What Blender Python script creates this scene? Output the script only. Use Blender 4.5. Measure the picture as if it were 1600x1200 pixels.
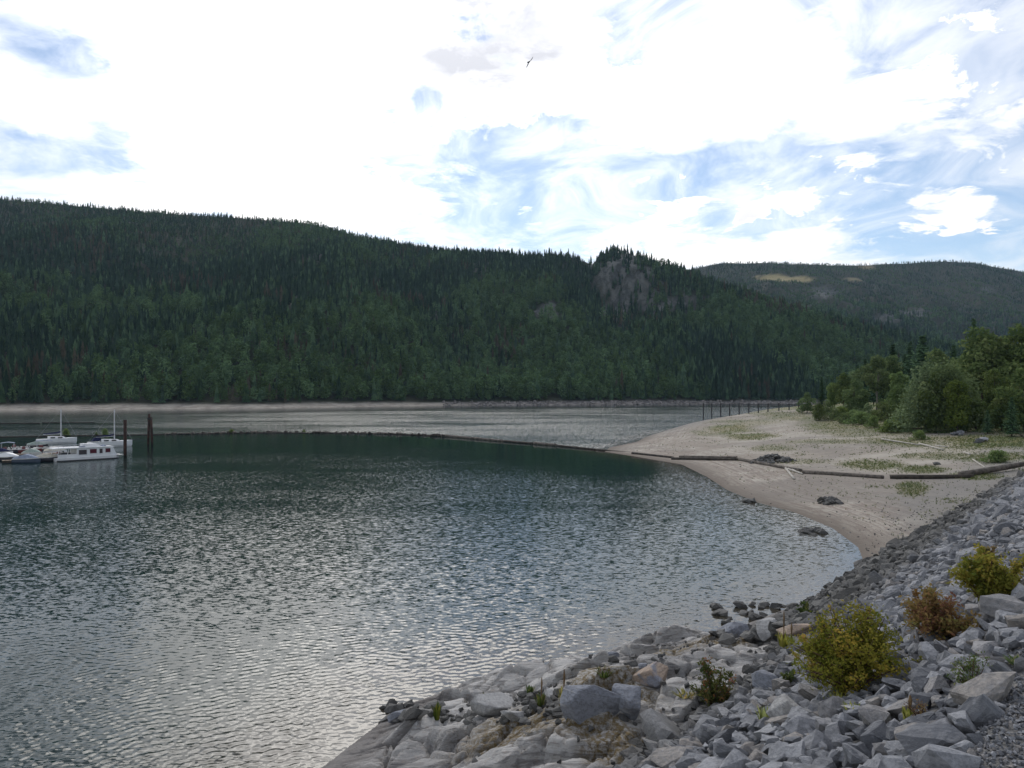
import bpy, bmesh, math, random
import numpy as np
from mathutils import Vector, Matrix

for _o in list(bpy.data.objects):
    bpy.data.objects.remove(_o, do_unlink=True)
scene = bpy.context.scene
COL = scene.collection
R = math.radians
rnd = random.Random(7)
rng = np.random.default_rng(11)

# ------------------------------------------------------------------ camera
CAM_Z = 12.0          # eye above the lake
FPX = 1250.0          # focal length in 1600-wide pixels
HOR = 612.0           # horizon row in the 1600x1200 frame
cam_d = bpy.data.cameras.new('camera')
cam = bpy.data.objects.new('camera', cam_d)
COL.objects.link(cam)
cam.location = (0, 0, CAM_Z)
cam.rotation_euler = (R(90), 0, 0)
cam_d.sensor_width = 36.0
cam_d.lens = 36.0 * FPX / 1600.0
cam_d.shift_y = (HOR - 600.0) / 1600.0
cam_d.clip_start = 0.1
cam_d.clip_end = 20000
scene.camera = cam

# ------------------------------------------------------------------ light
SUN_EL, SUN_AZ = R(40), R(-6)          # azimuth from +Y, positive to the right
sun_d = bpy.data.lights.new('sun', 'SUN')
sun_d.energy = 1.15
sun_d.angle = R(38)
sun_d.color = (1.0, 0.95, 0.88)
sun = bpy.data.objects.new('sun', sun_d)
COL.objects.link(sun)
sun_dir = Vector((math.sin(SUN_AZ) * math.cos(SUN_EL), math.cos(SUN_AZ) * math.cos(SUN_EL), math.sin(SUN_EL)))
sun.rotation_euler = sun_dir.to_track_quat('Z', 'Y').to_euler()

scene.view_settings.view_transform = 'Standard'
scene.view_settings.look = 'None'
scene.view_settings.exposure = 0.34
scene.view_settings.gamma = 1.0
scene.view_settings.use_curve_mapping = False
scene.cycles.use_denoising = True
scene.cycles.max_bounces = 6
scene.cycles.diffuse_bounces = 2
scene.cycles.glossy_bounces = 2
scene.cycles.transmission_bounces = 3
scene.cycles.transparent_max_bounces = 6
scene.cycles.volume_bounces = 0
scene.cycles.caustics_reflective = False
scene.cycles.caustics_refractive = False


class NT:
    """small helper round a node tree"""
    def __init__(self, tree):
        self.t = tree
        self.t.nodes.clear()

    def n(self, kind, **kw):
        nd = self.t.nodes.new(kind)
        ins = kw.pop('ins', {})
        for k, v in kw.items():
            setattr(nd, k, v)
        for k, v in ins.items():
            self.put(nd.inputs[k], v)
        return nd

    def put(self, sock, v):
        if isinstance(v, bpy.types.NodeSocket):
            self.t.links.new(v, sock)
        elif isinstance(v, bpy.types.Node):
            self.t.links.new(v.outputs[0], sock)
        else:
            sock.default_value = v

    def math(self, op, a, b=None, c=None, clamp=False):
        nd = self.n('ShaderNodeMath', operation=op, use_clamp=clamp)
        for i, v in enumerate((a, b, c)):
            if v is not None:
                self.put(nd.inputs[i], v)
        return nd.outputs[0]

    def vmath(self, op, a, b=None):
        nd = self.n('ShaderNodeVectorMath', operation=op)
        self.put(nd.inputs[0], a)
        if b is not None:
            self.put(nd.inputs[1], b)
        return nd

    def ramp(self, fac, lo, hi, a=0.0, b=1.0):
        nd = self.n('ShaderNodeMapRange', interpolation_type='SMOOTHSTEP')
        for i, v in enumerate((fac, lo, hi, a, b)):
            self.put(nd.inputs[i], v)
        return nd.outputs[0]

    def mix(self, fac, a, b, mode='MIX'):
        nd = self.n('ShaderNodeMix', data_type='RGBA', blend_type=mode)
        self.put(nd.inputs[0], fac)
        for s, v in ((nd.inputs[6], a), (nd.inputs[7], b)):
            self.put(s, v if not isinstance(v, tuple) or len(v) == 4 else (*v, 1.0))
        return nd.outputs[2]

    def noise(self, vec, scale, detail=4, rough=0.55, dist=0.0):
        nd = self.n('ShaderNodeTexNoise')
        if vec is not None:
            self.put(nd.inputs['Vector'], vec)
        nd.inputs['Scale'].default_value = scale
        nd.inputs['Detail'].default_value = detail
        nd.inputs['Roughness'].default_value = rough
        nd.inputs['Distortion'].default_value = dist
        return nd


def pix_dir(px, py):
    v = Vector(((px - 800) / FPX, 1.0, (HOR - py) / FPX))
    return v.normalized()


# ------------------------------------------------------------------ sky
world = bpy.data.worlds.new('World')
scene.world = world
world.use_nodes = True
W = NT(world.node_tree)
sky = W.n('ShaderNodeTexSky', sky_type='NISHITA', sun_disc=False, sun_elevation=SUN_EL,
          sun_rotation=SUN_AZ, altitude=600, air_density=1.0, dust_density=0.25, ozone_density=1.6)
blue = W.vmath('SCALE', sky.outputs[0])
blue.inputs['Scale'].default_value = 0.092
co = W.n('ShaderNodeTexCoord')
gen = co.outputs['Generated']
sep = W.n('ShaderNodeSeparateXYZ', ins={0: gen})
zz = W.math('ADD', W.math('MAXIMUM', sep.outputs[2], 0.0), 0.16)
plane = W.n('ShaderNodeCombineXYZ', ins={0: W.math('DIVIDE', sep.outputs[0], zz), 1: W.math('DIVIDE', sep.outputs[1], zz), 2: 0.37})
big = W.noise(W.vmath('ADD', plane, (3.1, 1.7, 0.0)), 0.85, 2, 0.5)
med = W.noise(plane, 2.6, 9, 0.58, 0.25)
cov = W.math('ADD', W.math('MULTIPLY', big.outputs[0], 0.55), W.math('MULTIPLY', med.outputs[0], 0.75))
# broad openings (negative) and cloud banks (positive) of this afternoon's sky
FEAT = [(400, 220, .62, .26, .19), (1180, 165, .36, .095, .20), (1575, 232, .17, .085, .34), (1350, 352, .13, .05, .36), (1400, 400, .36, .025, .20),
        (1095, 325, .07, .032, .34), (985, 292, .055, .02, .30), (1228, 303, .06, .026, .32), (1508, 337, .05, .026, .40), (985, 355, .09, .034, .26), (1200, 375, .10, .025, .24),
        (1150, 298, .42, .068, -.36), (1480, 362, .24, .06, -.40), (60, 200, .16, .15, -.20), (840, 215, .13, .11, -.26), (1570, 95, .18, .12, -.20), (1000, 100, .10, .09, -.16), (670, 155, .035, .035, -.3),
        (765, 70, .24, .12, .25)]
ragged = W.math('MULTIPLY', W.math('SUBTRACT', W.noise(plane, 4.5, 8, 0.62, 0.4).outputs[0], 0.5), 3.2)
for px, py, rx, rz, wgt in FEAT:
    d = pix_dir(px, py)
    v = W.vmath('SUBTRACT', gen, tuple(d))
    v = W.vmath('MULTIPLY', v, (1 / rx, 1 / rx, 1 / rz))
    ln = W.vmath('LENGTH', v)
    cov = W.math('ADD', cov, W.ramp(W.math('ADD', ln.outputs['Value'], ragged), 0.1, 1.25, wgt, 0.0))
mask = W.ramp(cov, 0.57, 0.84)
cir = W.noise(W.vmath('MULTIPLY', plane, (1.0, 0.75, 1.0)), 3.2, 6, 0.62, 0.9)
veil = W.ramp(cir.outputs[0], 0.32, 0.72, 0.05, 0.6)
mask = W.math('MAXIMUM', mask, veil)
shade = W.noise(W.vmath('ADD', plane, (9.0, 4.0, 0.0)), 1.7, 6, 0.55)
thick = W.ramp(cov, 0.62, 1.05)
grey = W.math('MULTIPLY', thick, W.ramp(shade.outputs[0], 0.40, 0.68))
vg = W.vmath('MULTIPLY', W.vmath('SUBTRACT', gen, tuple(pix_dir(765, 70))), (1 / .15, 1 / .15, 1 / .10))
grey = W.math('MULTIPLY', grey, 0.5)
grey = W.math('ADD', grey, W.math('MULTIPLY', W.ramp(W.math('ADD', W.vmath('LENGTH', vg).outputs['Value'], W.math('MULTIPLY', ragged, 0.38)), .0, 1.5, .9, 0), W.ramp(shade.outputs[0], .2, .6, .45, 1.0)), clamp=True)
cloud = W.mix(grey, (1.22, 1.20, 1.18), (0.40, 0.405, 0.435))
# clouds scatter forward: brighter towards the veiled sun
ca = W.vmath('DOT_PRODUCT', gen, tuple(sun_dir)).outputs['Value']
glow = W.math('MULTIPLY_ADD', W.math('POWER', W.math('MAXIMUM', ca, 0.0), 8.0), 1.45, 0.72)
cloud = W.vmath('SCALE', cloud)
W.put(cloud.inputs['Scale'], glow)
skycol = W.mix(mask, blue.outputs[0], cloud.outputs[0])
bg = W.n('ShaderNodeBackground', ins={0: skycol, 1: 1.0})
W.n('ShaderNodeOutputWorld', ins={0: bg})

# ------------------------------------------------------------------ numpy noise

def _hash(ix, iy, seed):
    h = (ix.astype(np.int64) * 374761393 + iy.astype(np.int64) * 668265263 + seed * 974634777) & 0xFFFFFFFF
    h = ((h ^ (h >> 13)) * 1274126177) & 0xFFFFFFFF
    return ((h ^ (h >> 16)) & 0xFFFFFF) / float(0xFFFFFF)


def vnoise(x, y, seed=0):
    ix, iy = np.floor(x), np.floor(y)
    fx, fy = x - ix, y - iy
    fx = fx * fx * (3 - 2 * fx)
    fy = fy * fy * (3 - 2 * fy)
    a, b = _hash(ix, iy, seed), _hash(ix + 1, iy, seed)
    c, d = _hash(ix, iy + 1, seed), _hash(ix + 1, iy + 1, seed)
    return (a + (b - a) * fx) * (1 - fy) + (c + (d - c) * fx) * fy


def fbm(x, y, seed=0, octv=4, gain=0.5):
    s, amp, tot = 0.0, 1.0, 0.0
    for i in range(octv):
        s = s + amp * vnoise(x * 2 ** i + i * 17.3, y * 2 ** i - i * 9.1, seed + i)
        tot += amp
        amp *= gain
    return s / tot * 2 - 1


def sstep(a, b, x):
    t = np.clip((x - a) / (b - a), 0, 1)
    return t * t * (3 - 2 * t)


# ------------------------------------------------------------------ mesh helpers

def mesh_np(name, V, F, mats, midx=None, smooth=False, attrs=None):
    V = np.asarray(V, dtype=np.float32)
    F = np.asarray(F, dtype=np.int32)
    me = bpy.data.meshes.new(name)
    me.vertices.add(len(V))
    me.vertices.foreach_set('co', V.ravel())
    nf, k = F.shape
    me.loops.add(nf * k)
    me.loops.foreach_set('vertex_index', F.ravel())
    me.polygons.add(nf)
    me.polygons.foreach_set('loop_start', np.arange(0, nf * k, k, dtype=np.int32))
    if midx is not None:
        me.polygons.foreach_set('material_index', np.asarray(midx, dtype=np.int32))
    me.polygons.foreach_set('use_smooth', np.full(nf, smooth, dtype=bool))
    me.update(calc_edges=True)
    for m in mats if isinstance(mats, (list, tuple)) else [mats]:
        me.materials.append(m)
    for an, av in (attrs or {}).items():
        at = me.attributes.new(an, 'FLOAT', 'POINT')
        at.data.foreach_set('value', np.asarray(av, dtype=np.float32).ravel())
    return me


def link(name, me, parent=None, loc=None, rz=None):
    o = bpy.data.objects.new(name, me)
    COL.objects.link(o)
    if parent is not None:
        o.parent = parent
    if loc is not None:
        o.location = loc
    if rz is not None:
        o.rotation_euler = (0, 0, rz)
    return o


def tag(o, label=None, cat=None, group=None, kind=None):
    for k, v in (('label', label), ('category', cat), ('group', group), ('kind', kind)):
        if v:
            o[k] = v
    return o


def grid_faces(nr, nc, keep=None):
    i = np.arange(nr - 1)[:, None] * nc + np.arange(nc - 1)[None, :]
    F = np.stack([i, i + 1, i + 1 + nc, i + nc], -1).reshape(-1, 4)
    if keep is not None:
        F = F[keep.ravel()]
    return F


class MB:
    """collects shapes of one part: boxes, tubes, prisms"""
    def __init__(self):
        self.v, self.f = [], []

    def add(self, V, F):
        b = len(self.v)
        self.v += [tuple(p) for p in V]
        self.f += [tuple(b + i for i in q) for q in F]
        return self

    def box(self, x0, x1, y0, y1, z0, z1, taper=0.0):
        t = taper
        V = [(x0, y0, z0), (x1, y0, z0), (x1, y1, z0), (x0, y1, z0),
             (x0 + t, y0 + t, z1), (x1 - t, y0 + t, z1), (x1 - t, y1 - t, z1), (x0 + t, y1 - t, z1)]
        return self.add(V, [(3, 2, 1, 0), (4, 5, 6, 7), (0, 1, 5, 4), (1, 2, 6, 5), (2, 3, 7, 6), (3, 0, 4, 7)])

    def tube(self, pts, rad, n=8, wob=0.0, rr=rnd):
        pts = [Vector(p) for p in pts]
        if not isinstance(rad, (list, tuple)):
            rad = [rad] * len(pts)
        V, F = [], []
        for i, p in enumerate(pts):
            t = (pts[min(i + 1, len(pts) - 1)] - pts[max(i - 1, 0)]).normalized()
            a = t.orthogonal().normalized() if abs(t.z) > .9 else t.cross(Vector((0, 0, 1))).normalized()
            b = t.cross(a)
            for k in range(n):
                th = 2 * math.pi * k / n
                r = rad[i] * (1 + wob * rr.uniform(-1, 1))
                V.append(p + a * math.cos(th) * r + b * math.sin(th) * r)
        for i in range(len(pts) - 1):
            for k in range(n):
                k2 = (k + 1) % n
                F.append((i * n + k, i * n + k2, (i + 1) * n + k2, (i + 1) * n + k))
        F.append(tuple(range(n - 1, -1, -1)))
        F.append(tuple((len(pts) - 1) * n + k for k in range(n)))
        return self.add(V, F)

    def loft(self, secs):
        """secs: list of closed sections (equal count)"""
        n = len(secs[0])
        V = [p for s in secs for p in s]
        F = []
        for i in range(len(secs) - 1):
            for k in range(n):
                k2 = (k + 1) % n
                F.append((i * n + k, i * n + k2, (i + 1) * n + k2, (i + 1) * n + k))
        F.append(tuple(range(n - 1, -1, -1)))
        F.append(tuple((len(secs) - 1) * n + k for k in range(n)))
        return self.add(V, F)

    def mesh(self, name, mat, smooth=False):
        me = bpy.data.meshes.new(name)
        me.from_pydata([tuple(p) for p in self.v], [], self.f)
        bm = bmesh.new()
        bm.from_mesh(me)
        bmesh.ops.recalc_face_normals(bm, faces=bm.faces)
        bm.to_mesh(me)
        bm.free()
        if smooth:
            me.polygons.foreach_set('use_smooth', [True] * len(me.polygons))
        me.materials.append(mat)
        return me

    def build(self, name, mat, parent=None, smooth=False, loc=None, rz=None):
        return link(name, self.mesh(name, mat, smooth), parent, loc, rz)


def empty(name, loc, rz=0.0, label=None, cat=None, group=None):
    o = bpy.data.objects.new(name, None)
    COL.objects.link(o)
    o.location = loc
    o.rotation_euler = (0, 0, rz)
    o.empty_display_size = 0.3
    return tag(o, label, cat, group)


# ------------------------------------------------------------------ materials

def mat(name, build):
    m = bpy.data.materials.new(name)
    m.use_nodes = True
    t = NT(m.node_tree)
    build(t)
    return m


def out(t, **kw):
    ins = {}
    nm = {'color': 'Base Color', 'rough': 'Roughness', 'normal': 'Normal', 'spec': 'Specular IOR Level', 'metal': 'Metallic', 'ior': 'IOR'}
    for k, v in kw.items():
        if k == 'color' and isinstance(v, tuple) and len(v) == 3:
            v = (*v, 1)
        ins[nm[k]] = v
    b = t.n('ShaderNodeBsdfPrincipled', ins=ins)
    t.n('ShaderNodeOutputMaterial', ins={0: b})
    return b


def bump(t, h, strength=0.5, dist=0.05):
    return t.n('ShaderNodeBump', ins={'Height': h, 'Strength': strength, 'Distance': dist}).outputs[0]


def attr(t, name):
    return t.n('ShaderNodeAttribute', attribute_name=name).outputs['Fac']


def pos(t):
    return t.n('ShaderNodeNewGeometry').outputs['Position']


def obj_co(t):
    return t.n('ShaderNodeTexCoord').outputs['Object']


def plain(name, c1, c2=None, scale=3.0, rough=0.7, spec=0.3, b=0.0, bs=20.0, metal=0.0):
    c2 = c2 or tuple(x * 0.75 for x in c1)
    def f(t):
        co = obj_co(t)
        n = t.noise(co, scale, 5, 0.6)
        col = t.mix(t.ramp(n.outputs[0], 0.35, 0.65), c1, c2)
        kw = dict(color=col, rough=rough, spec=spec, metal=metal)
        if b:
            kw['normal'] = bump(t, t.noise(co, bs, 4, 0.6).outputs[0], b, 0.03)
        out(t, **kw)
    return mat(name, f)


def leafy(name, cols, var=0.5, trans=0.25):
    """cols: list of 3 colours spread over leaves by the mesh's own tint attribute, shifted a little per tree"""
    def f(t):
        tint = attr(t, 'tint')
        c = t.mix(t.ramp(tint, 0.15, 0.5), cols[0], cols[1])
        c = t.mix(t.ramp(tint, 0.6, 0.95), c, cols[2])
        oi = t.n('ShaderNodeObjectInfo').outputs['Random']
        hs = t.n('ShaderNodeHueSaturation', ins={'Hue': t.math('MULTIPLY_ADD', oi, 0.03, 0.485),
                                                 'Saturation': t.math('MULTIPLY_ADD', oi, -0.25, 1.0),
                                                 'Value': t.math('MULTIPLY_ADD', oi, var, 1.0 - var / 2), 'Color': c})
        d = t.n('ShaderNodeBsdfDiffuse', ins={0: hs.outputs[0], 1: 0.5})
        tr = t.n('ShaderNodeBsdfTranslucent', ins={0: hs.outputs[0]})
        mx = t.n('ShaderNodeMixShader', ins={0: trans, 1: d.outputs[0], 2: tr.outputs[0]})
        t.n('ShaderNodeOutputMaterial', ins={0: mx})
    return mat(name, f)


def stone_mat(name):
    def f(t):
        co = obj_co(t)
        p = pos(t)
        r = t.n('ShaderNodeNewGeometry').outputs['Random Per Island']
        oi = t.n('ShaderNodeObjectInfo').outputs['Random']
        key = t.math('FRACT', t.math('ADD', r, t.math('MULTIPLY', oi, 7.31)))
        key2 = t.math('FRACT', t.math('MULTIPLY', key, 13.7))
        dry = t.mix(t.ramp(key, 0.0, 1.0), (0.13, 0.135, 0.148), (0.385, 0.388, 0.405))
        dry = t.mix(t.ramp(key2, 0.78, 0.98, 0, .8), dry, (0.34, 0.30, 0.26))
        lich = t.noise(p, 2.2, 5, 0.65)
        dry = t.mix(t.ramp(lich.outputs[0], 0.58, 0.70, 0, .55), dry, (0.10, 0.098, 0.09))
        grain = t.noise(p, 9.0, 6, 0.7)
        dry = t.mix(t.ramp(grain.outputs[0], 0.35, 0.68, 0.0, 0.65), dry, (0.13, 0.135, 0.145))
        wav = t.noise(t.vmath('MULTIPLY', co, (1, 1, 5)), 4.0, 3, 0.5)
        dry = t.mix(t.ramp(wav.outputs[0], 0.5, 0.75, 0.0, 0.28), dry, (0.46, 0.46, 0.48))
        # silt-stained stones under the summer high-water mark
        sz = t.n('ShaderNodeSeparateXYZ', ins={0: p}).outputs[2]
        edge = t.math('ADD', sz, t.math('MULTIPLY', t.noise(p, 0.25, 3).outputs[0], 1.6))
        stain = t.mix(t.ramp(key, 0, 1), (0.070, 0.068, 0.064), (0.165, 0.16, 0.15))
        col = t.mix(t.ramp(edge, 3.9, 5.6, 0.97, 0.0), dry, stain)
        out(t, color=col, rough=0.85, spec=0.25, normal=bump(t, t.math('ADD', grain.outputs[0], t.noise(p, 2.6, 3, 0.5).outputs[0]), 0.9, 0.07))
    return mat(name, f)


M = {}
M['stone'] = stone_mat('riprap_stone')


def bed_f(t):
    p = pos(t)
    strat = t.noise(t.vmath('MULTIPLY', p, (0.5, 1.4, 3.5)), 1.3, 8, 0.62, 0.6)
    g = t.noise(p, 7.0, 7, 0.7)
    big_ = t.noise(p, 0.28, 3, 0.5)
    c = t.mix(t.ramp(big_.outputs[0], 0.4, 0.62), (0.47, 0.455, 0.435), (0.33, 0.32, 0.31))
    c = t.mix(t.ramp(strat.outputs[0], 0.48, 0.60, 0, 0.7), c, (0.17, 0.162, 0.157))
    c = t.mix(t.ramp(g.outputs[0], 0.52, 0.72, 0, 0.6), c, (0.36, 0.29, 0.24))
    sz = t.n('ShaderNodeSeparateXYZ', ins={0: p}).outputs[2]
    wet = t.ramp(t.math('ADD', sz, t.math('MULTIPLY', big_.outputs[0], 0.6)), 0.45, 1.05, 0.75, 0)
    c = t.mix(wet, c, (0.15, 0.135, 0.125))
    moss = attr(t, 'moss')
    c = t.mix(t.math('MULTIPLY', moss, t.ramp(g.outputs[0], 0.35, 0.6)), c, (0.16, 0.115, 0.05))
    h = t.math('ADD', t.math('MULTIPLY', strat.outputs[0], 1.4), t.math('MULTIPLY', g.outputs[0], 0.5))
    out(t, color=c, rough=0.85, spec=0.25, normal=bump(t, h, 1.0, 0.16))


M['bedrock'] = mat('bedrock', bed_f)


def sand_f(t):
    p = pos(t)
    sd = attr(t, 'sd')
    veg = attr(t, 'veg')
    mud = attr(t, 'mud')
    n1 = t.noise(p, 0.09, 6, 0.6)
    n2 = t.noise(p, 1.1, 6, 0.65)
    n3 = t.noise(p, 9.0, 4, 0.7)
    c = t.mix(t.ramp(n1.outputs[0], 0.36, 0.62), (0.335, 0.295, 0.245), (0.44, 0.40, 0.338))
    # strand lines: old water levels follow the shore
    lv = t.n('ShaderNodeCombineXYZ', ins={0: t.math('MULTIPLY', sd, 2.4), 1: t.math('MULTIPLY', n1.outputs[0], 9.0), 2: 0.0})
    st = t.noise(lv, 1.0, 5, 0.7)
    near = t.ramp(sd, 4.0, 26.0, 0.75, 0.15)
    c = t.mix(t.math('MULTIPLY', near, t.ramp(st.outputs[0], 0.42, 0.60)), c, (0.215, 0.165, 0.14))
    c = t.mix(t.math('MULTIPLY', t.ramp(n2.outputs[0], 0.48, 0.68), 0.6), c, (0.20, 0.18, 0.16))
    c = t.mix(t.ramp(sd, -0.2, 1.6, 0.8, 0.0), c, (0.11, 0.085, 0.07))
    n4 = t.noise(p, 0.035, 5, 0.62, 0.6)
    c = t.mix(t.ramp(n4.outputs[0], 0.48, 0.60, 0.0, 0.62), c, (0.225, 0.20, 0.175))
    c = t.mix(t.ramp(t.math('ADD', sd, t.math('MULTIPLY', n2.outputs[0], 1.5)), 1.5, 5.0, 0.65, 0.0), c, (0.165, 0.14, 0.115))
    c = t.mix(mud, c, (0.20, 0.195, 0.185))
    gv = t.math('MULTIPLY', veg, t.ramp(n2.outputs[0], 0.30, 0.52))
    c = t.mix(gv, c, t.mix(t.ramp(n1.outputs[0], 0.4, 0.6), (0.11, 0.14, 0.045), (0.18, 0.165, 0.07)))
    c = t.mix(t.math('MULTIPLY', t.ramp(n3.outputs[0], 0.6, 0.75), 0.4), c, (0.16, 0.15, 0.14))
    h = t.math('ADD', n2.outputs[0], t.math('MULTIPLY', n3.outputs[0], 0.4))
    out(t, color=c, rough=0.95, spec=0.12, normal=bump(t, h, 0.7, 0.12))


M['sand'] = mat('beach_sand', sand_f)


def emb_f(t):
    p = pos(t)
    n = t.noise(p, 6.0, 5, 0.7)
    g = attr(t, 'gravel')
    c = t.mix(t.ramp(n.outputs[0], 0.35, 0.65), (0.10, 0.098, 0.096), (0.20, 0.195, 0.19))
    v = t.n('ShaderNodeTexVoronoi', ins={'Vector': p, 'Scale': 26.0})
    cg = t.mix(t.math('MULTIPLY', v.outputs['Distance'], 1.3), (0.22, 0.215, 0.21), (0.07, 0.068, 0.066))
    cg = t.mix(0.5, cg, t.mix(t.n('ShaderNodeSeparateColor', ins={0: v.outputs['Color']}).outputs[0], (0.11, 0.108, 0.105), (0.27, 0.265, 0.26)))
    c = t.mix(g, c, cg)
    out(t, color=c, rough=0.95, spec=0.15, normal=bump(t, v.outputs['Distance'], 0.9, 0.03))


M['embank'] = mat('embankment_fill', emb_f)


def hill_f(t):
    p = pos(t)
    n = t.noise(p, 0.02, 6, 0.62)
    n2 = t.noise(p, 0.15, 5, 0.7)
    c = t.mix(t.ramp(n.outputs[0], 0.4, 0.6), (0.035, 0.045, 0.024), (0.055, 0.055, 0.036))
    rk = t.noise(t.vmath('MULTIPLY', p, (1, 1, 0.35)), 0.07, 7, 0.68, 0.5)
    rc = t.mix(t.ramp(rk.outputs[0], 0.38, 0.62), (0.062, 0.066, 0.064), (0.165, 0.168, 0.160))
    c = t.mix(t.math('MULTIPLY', attr(t, 'rock'), t.ramp(n2.outputs[0], 0.30, 0.45)), c, rc)
    c = t.mix(attr(t, 'meadow'), c, t.mix(n2.outputs[0], (0.25, 0.21, 0.10), (0.36, 0.31, 0.17)))
    b1 = t.mix(t.ramp(n2.outputs[0], 0.35, 0.65), (0.44, 0.40, 0.345), (0.27, 0.24, 0.205))
    b2 = t.mix(t.ramp(n2.outputs[0], 0.42, 0.6), (0.10, 0.092, 0.085), (0.27, 0.25, 0.235))
    bc = t.mix(attr(t, 'rocky_shore'), b1, b2)
    c = t.mix(attr(t, 'beach'), c, bc)
    h = t.math('ADD', n2.outputs[0], t.math('MULTIPLY', rk.outputs[0], 2.0))
    out(t, color=c, rough=0.95, spec=0.1, normal=bump(t, h, 0.6, 4.0))


M['hill'] = mat('hill_ground', hill_f)


def water_f(t):
    p = pos(t)
    calm = attr(t, 'calm')
    shal = attr(t, 'shallow')
    far = attr(t, 'far')
    gust = t.noise(t.vmath('MULTIPLY', p, (0.5, 1.0, 1.0)), 0.028, 4, 0.6, 0.4)
    amp = t.math('MULTIPLY', t.ramp(gust.outputs[0], 0.36, 0.62, 0.55, 1.15), t.math('SUBTRACT', 1.0, t.math('MULTIPLY', calm, 0.93)))
    v0 = t.vmath('MULTIPLY', p, (0.62, 1.0, 1.0))
    a = t.noise(v0, 9.0, 3, 0.6, 0.2)
    b = t.noise(v0, 3.8, 2, 0.5, 0.2)
    sl = t.vmath('ADD', t.vmath('SUBTRACT', a.outputs['Color'], (0.5, 0.5, 0.5)), t.vmath('SUBTRACT', b.outputs['Color'], (0.5, 0.5, 0.5)))
    sl = t.vmath('MULTIPLY', sl, (0.55, 0.75, 0.0))
    k = t.math('MULTIPLY', amp, t.math('MULTIPLY_ADD', far, 1.1, 0.36))
    sc = t.n('ShaderNodeVectorMath', operation='SCALE', ins={0: sl.outputs[0], 'Scale': k})
    gn = t.n('ShaderNodeNewGeometry').outputs['Normal']
    nrm = t.vmath('NORMALIZE', t.vmath('ADD', gn, sc))
    deep = (0.002, 0.019, 0.017)
    c = t.mix(shal, deep, (0.055, 0.045, 0.032))
    bs = out(t, color=c, rough=t.math('MULTIPLY_ADD', calm, -0.04, 0.10), ior=1.333, spec=0.5, normal=nrm.outputs[0])


M['water'] = mat('lake_water', water_f)

M['log'] = plain('weathered_log', (0.20, 0.175, 0.15), (0.09, 0.08, 0.07), 2.0, 0.9, 0.1, 0.6, 6)
M['log_dark'] = plain('wet_log', (0.085, 0.072, 0.06), (0.04, 0.035, 0.03), 2.0, 0.8, 0.2, 0.6, 6)
M['log_pale'] = plain('bleached_log', (0.52, 0.49, 0.44), (0.36, 0.33, 0.29), 2.0, 0.85, 0.1, 0.4, 8)
M['bark'] = plain('bark', (0.14, 0.12, 0.10), (0.07, 0.06, 0.05), 5.0, 0.9, 0.1, 0.5, 20)
M['bark_pale'] = plain('pale_bark', (0.30, 0.28, 0.25), (0.17, 0.155, 0.135), 4.0, 0.9, 0.1, 0.5, 20)
M['twig'] = plain('twig', (0.13, 0.075, 0.055), (0.07, 0.05, 0.04), 20.0, 0.9, 0.1)
M['dry_stalk'] = plain('dry_stalk', (0.22, 0.15, 0.08), (0.12, 0.08, 0.05), 20.0, 0.9, 0.1)
M['rust'] = plain('rusty_steel', (0.085, 0.046, 0.036), (0.03, 0.022, 0.02), .8, 0.85, 0.2, 0.4, 10)
M['post'] = plain('dark_steel_post', (0.035, 0.035, 0.038), None, 3.0, 0.6, 0.4)
M['white'] = plain('white_gelcoat', (0.80, 0.80, 0.80), (0.72, 0.72, 0.73), 0.8, 0.35, 0.5)
M['offwhite'] = plain('aged_white', (0.62, 0.61, 0.58), (0.52, 0.51, 0.49), 1.5, 0.5, 0.4)
M['glass'] = plain('tinted_glass', (0.02, 0.022, 0.028), (0.045, 0.03, 0.035), 0.7, 0.08, 0.6)
M['navy'] = plain('navy_canvas', (0.03, 0.035, 0.09), (0.02, 0.024, 0.06), 3.0, 0.85, 0.1)
M['canvas_grey'] = plain('blue_grey_canvas', (0.30, 0.34, 0.42), (0.23, 0.26, 0.33), 2.0, 0.85, 0.1)
M['canvas_cream'] = plain('cream_canvas', (0.62, 0.58, 0.48), (0.50, 0.46, 0.38), 2.0, 0.85, 0.1)
M['canvas_sage'] = plain('sage_canvas', (0.36, 0.42, 0.38), (0.28, 0.33, 0.30), 2.0, 0.85, 0.1)
M['hull_dark'] = plain('dark_hull', (0.03, 0.03, 0.04), None, 2.0, 0.4, 0.5)
M['hull_red'] = plain('maroon_hull', (0.16, 0.03, 0.03), None, 2.0, 0.4, 0.5)
M['hull_blue'] = plain('blue_hull', (0.06, 0.08, 0.12), None, 2.0, 0.4, 0.5)
M['alu'] = plain('aluminium', (0.62, 0.63, 0.66), (0.5, 0.5, 0.53), 2.0, 0.4, 0.5, metal=0.4)
M['deck'] = plain('dock_planks', (0.36, 0.29, 0.22), (0.24, 0.19, 0.15), 2.5, 0.9, 0.1, 0.5, 9)
M['curtain'] = plain('maroon_curtain', (0.13, 0.035, 0.05), None, 2.0, 0.8, 0.1)
M['bird'] = plain('dark_plumage', (0.02, 0.018, 0.016), None, 8.0, 0.8, 0.1)
M['far_rock'] = plain('shore_boulder', (0.30, 0.275, 0.26), (0.12, 0.11, 0.105), 0.4, 0.9, 0.15, 0.5, 1.0)

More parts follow.
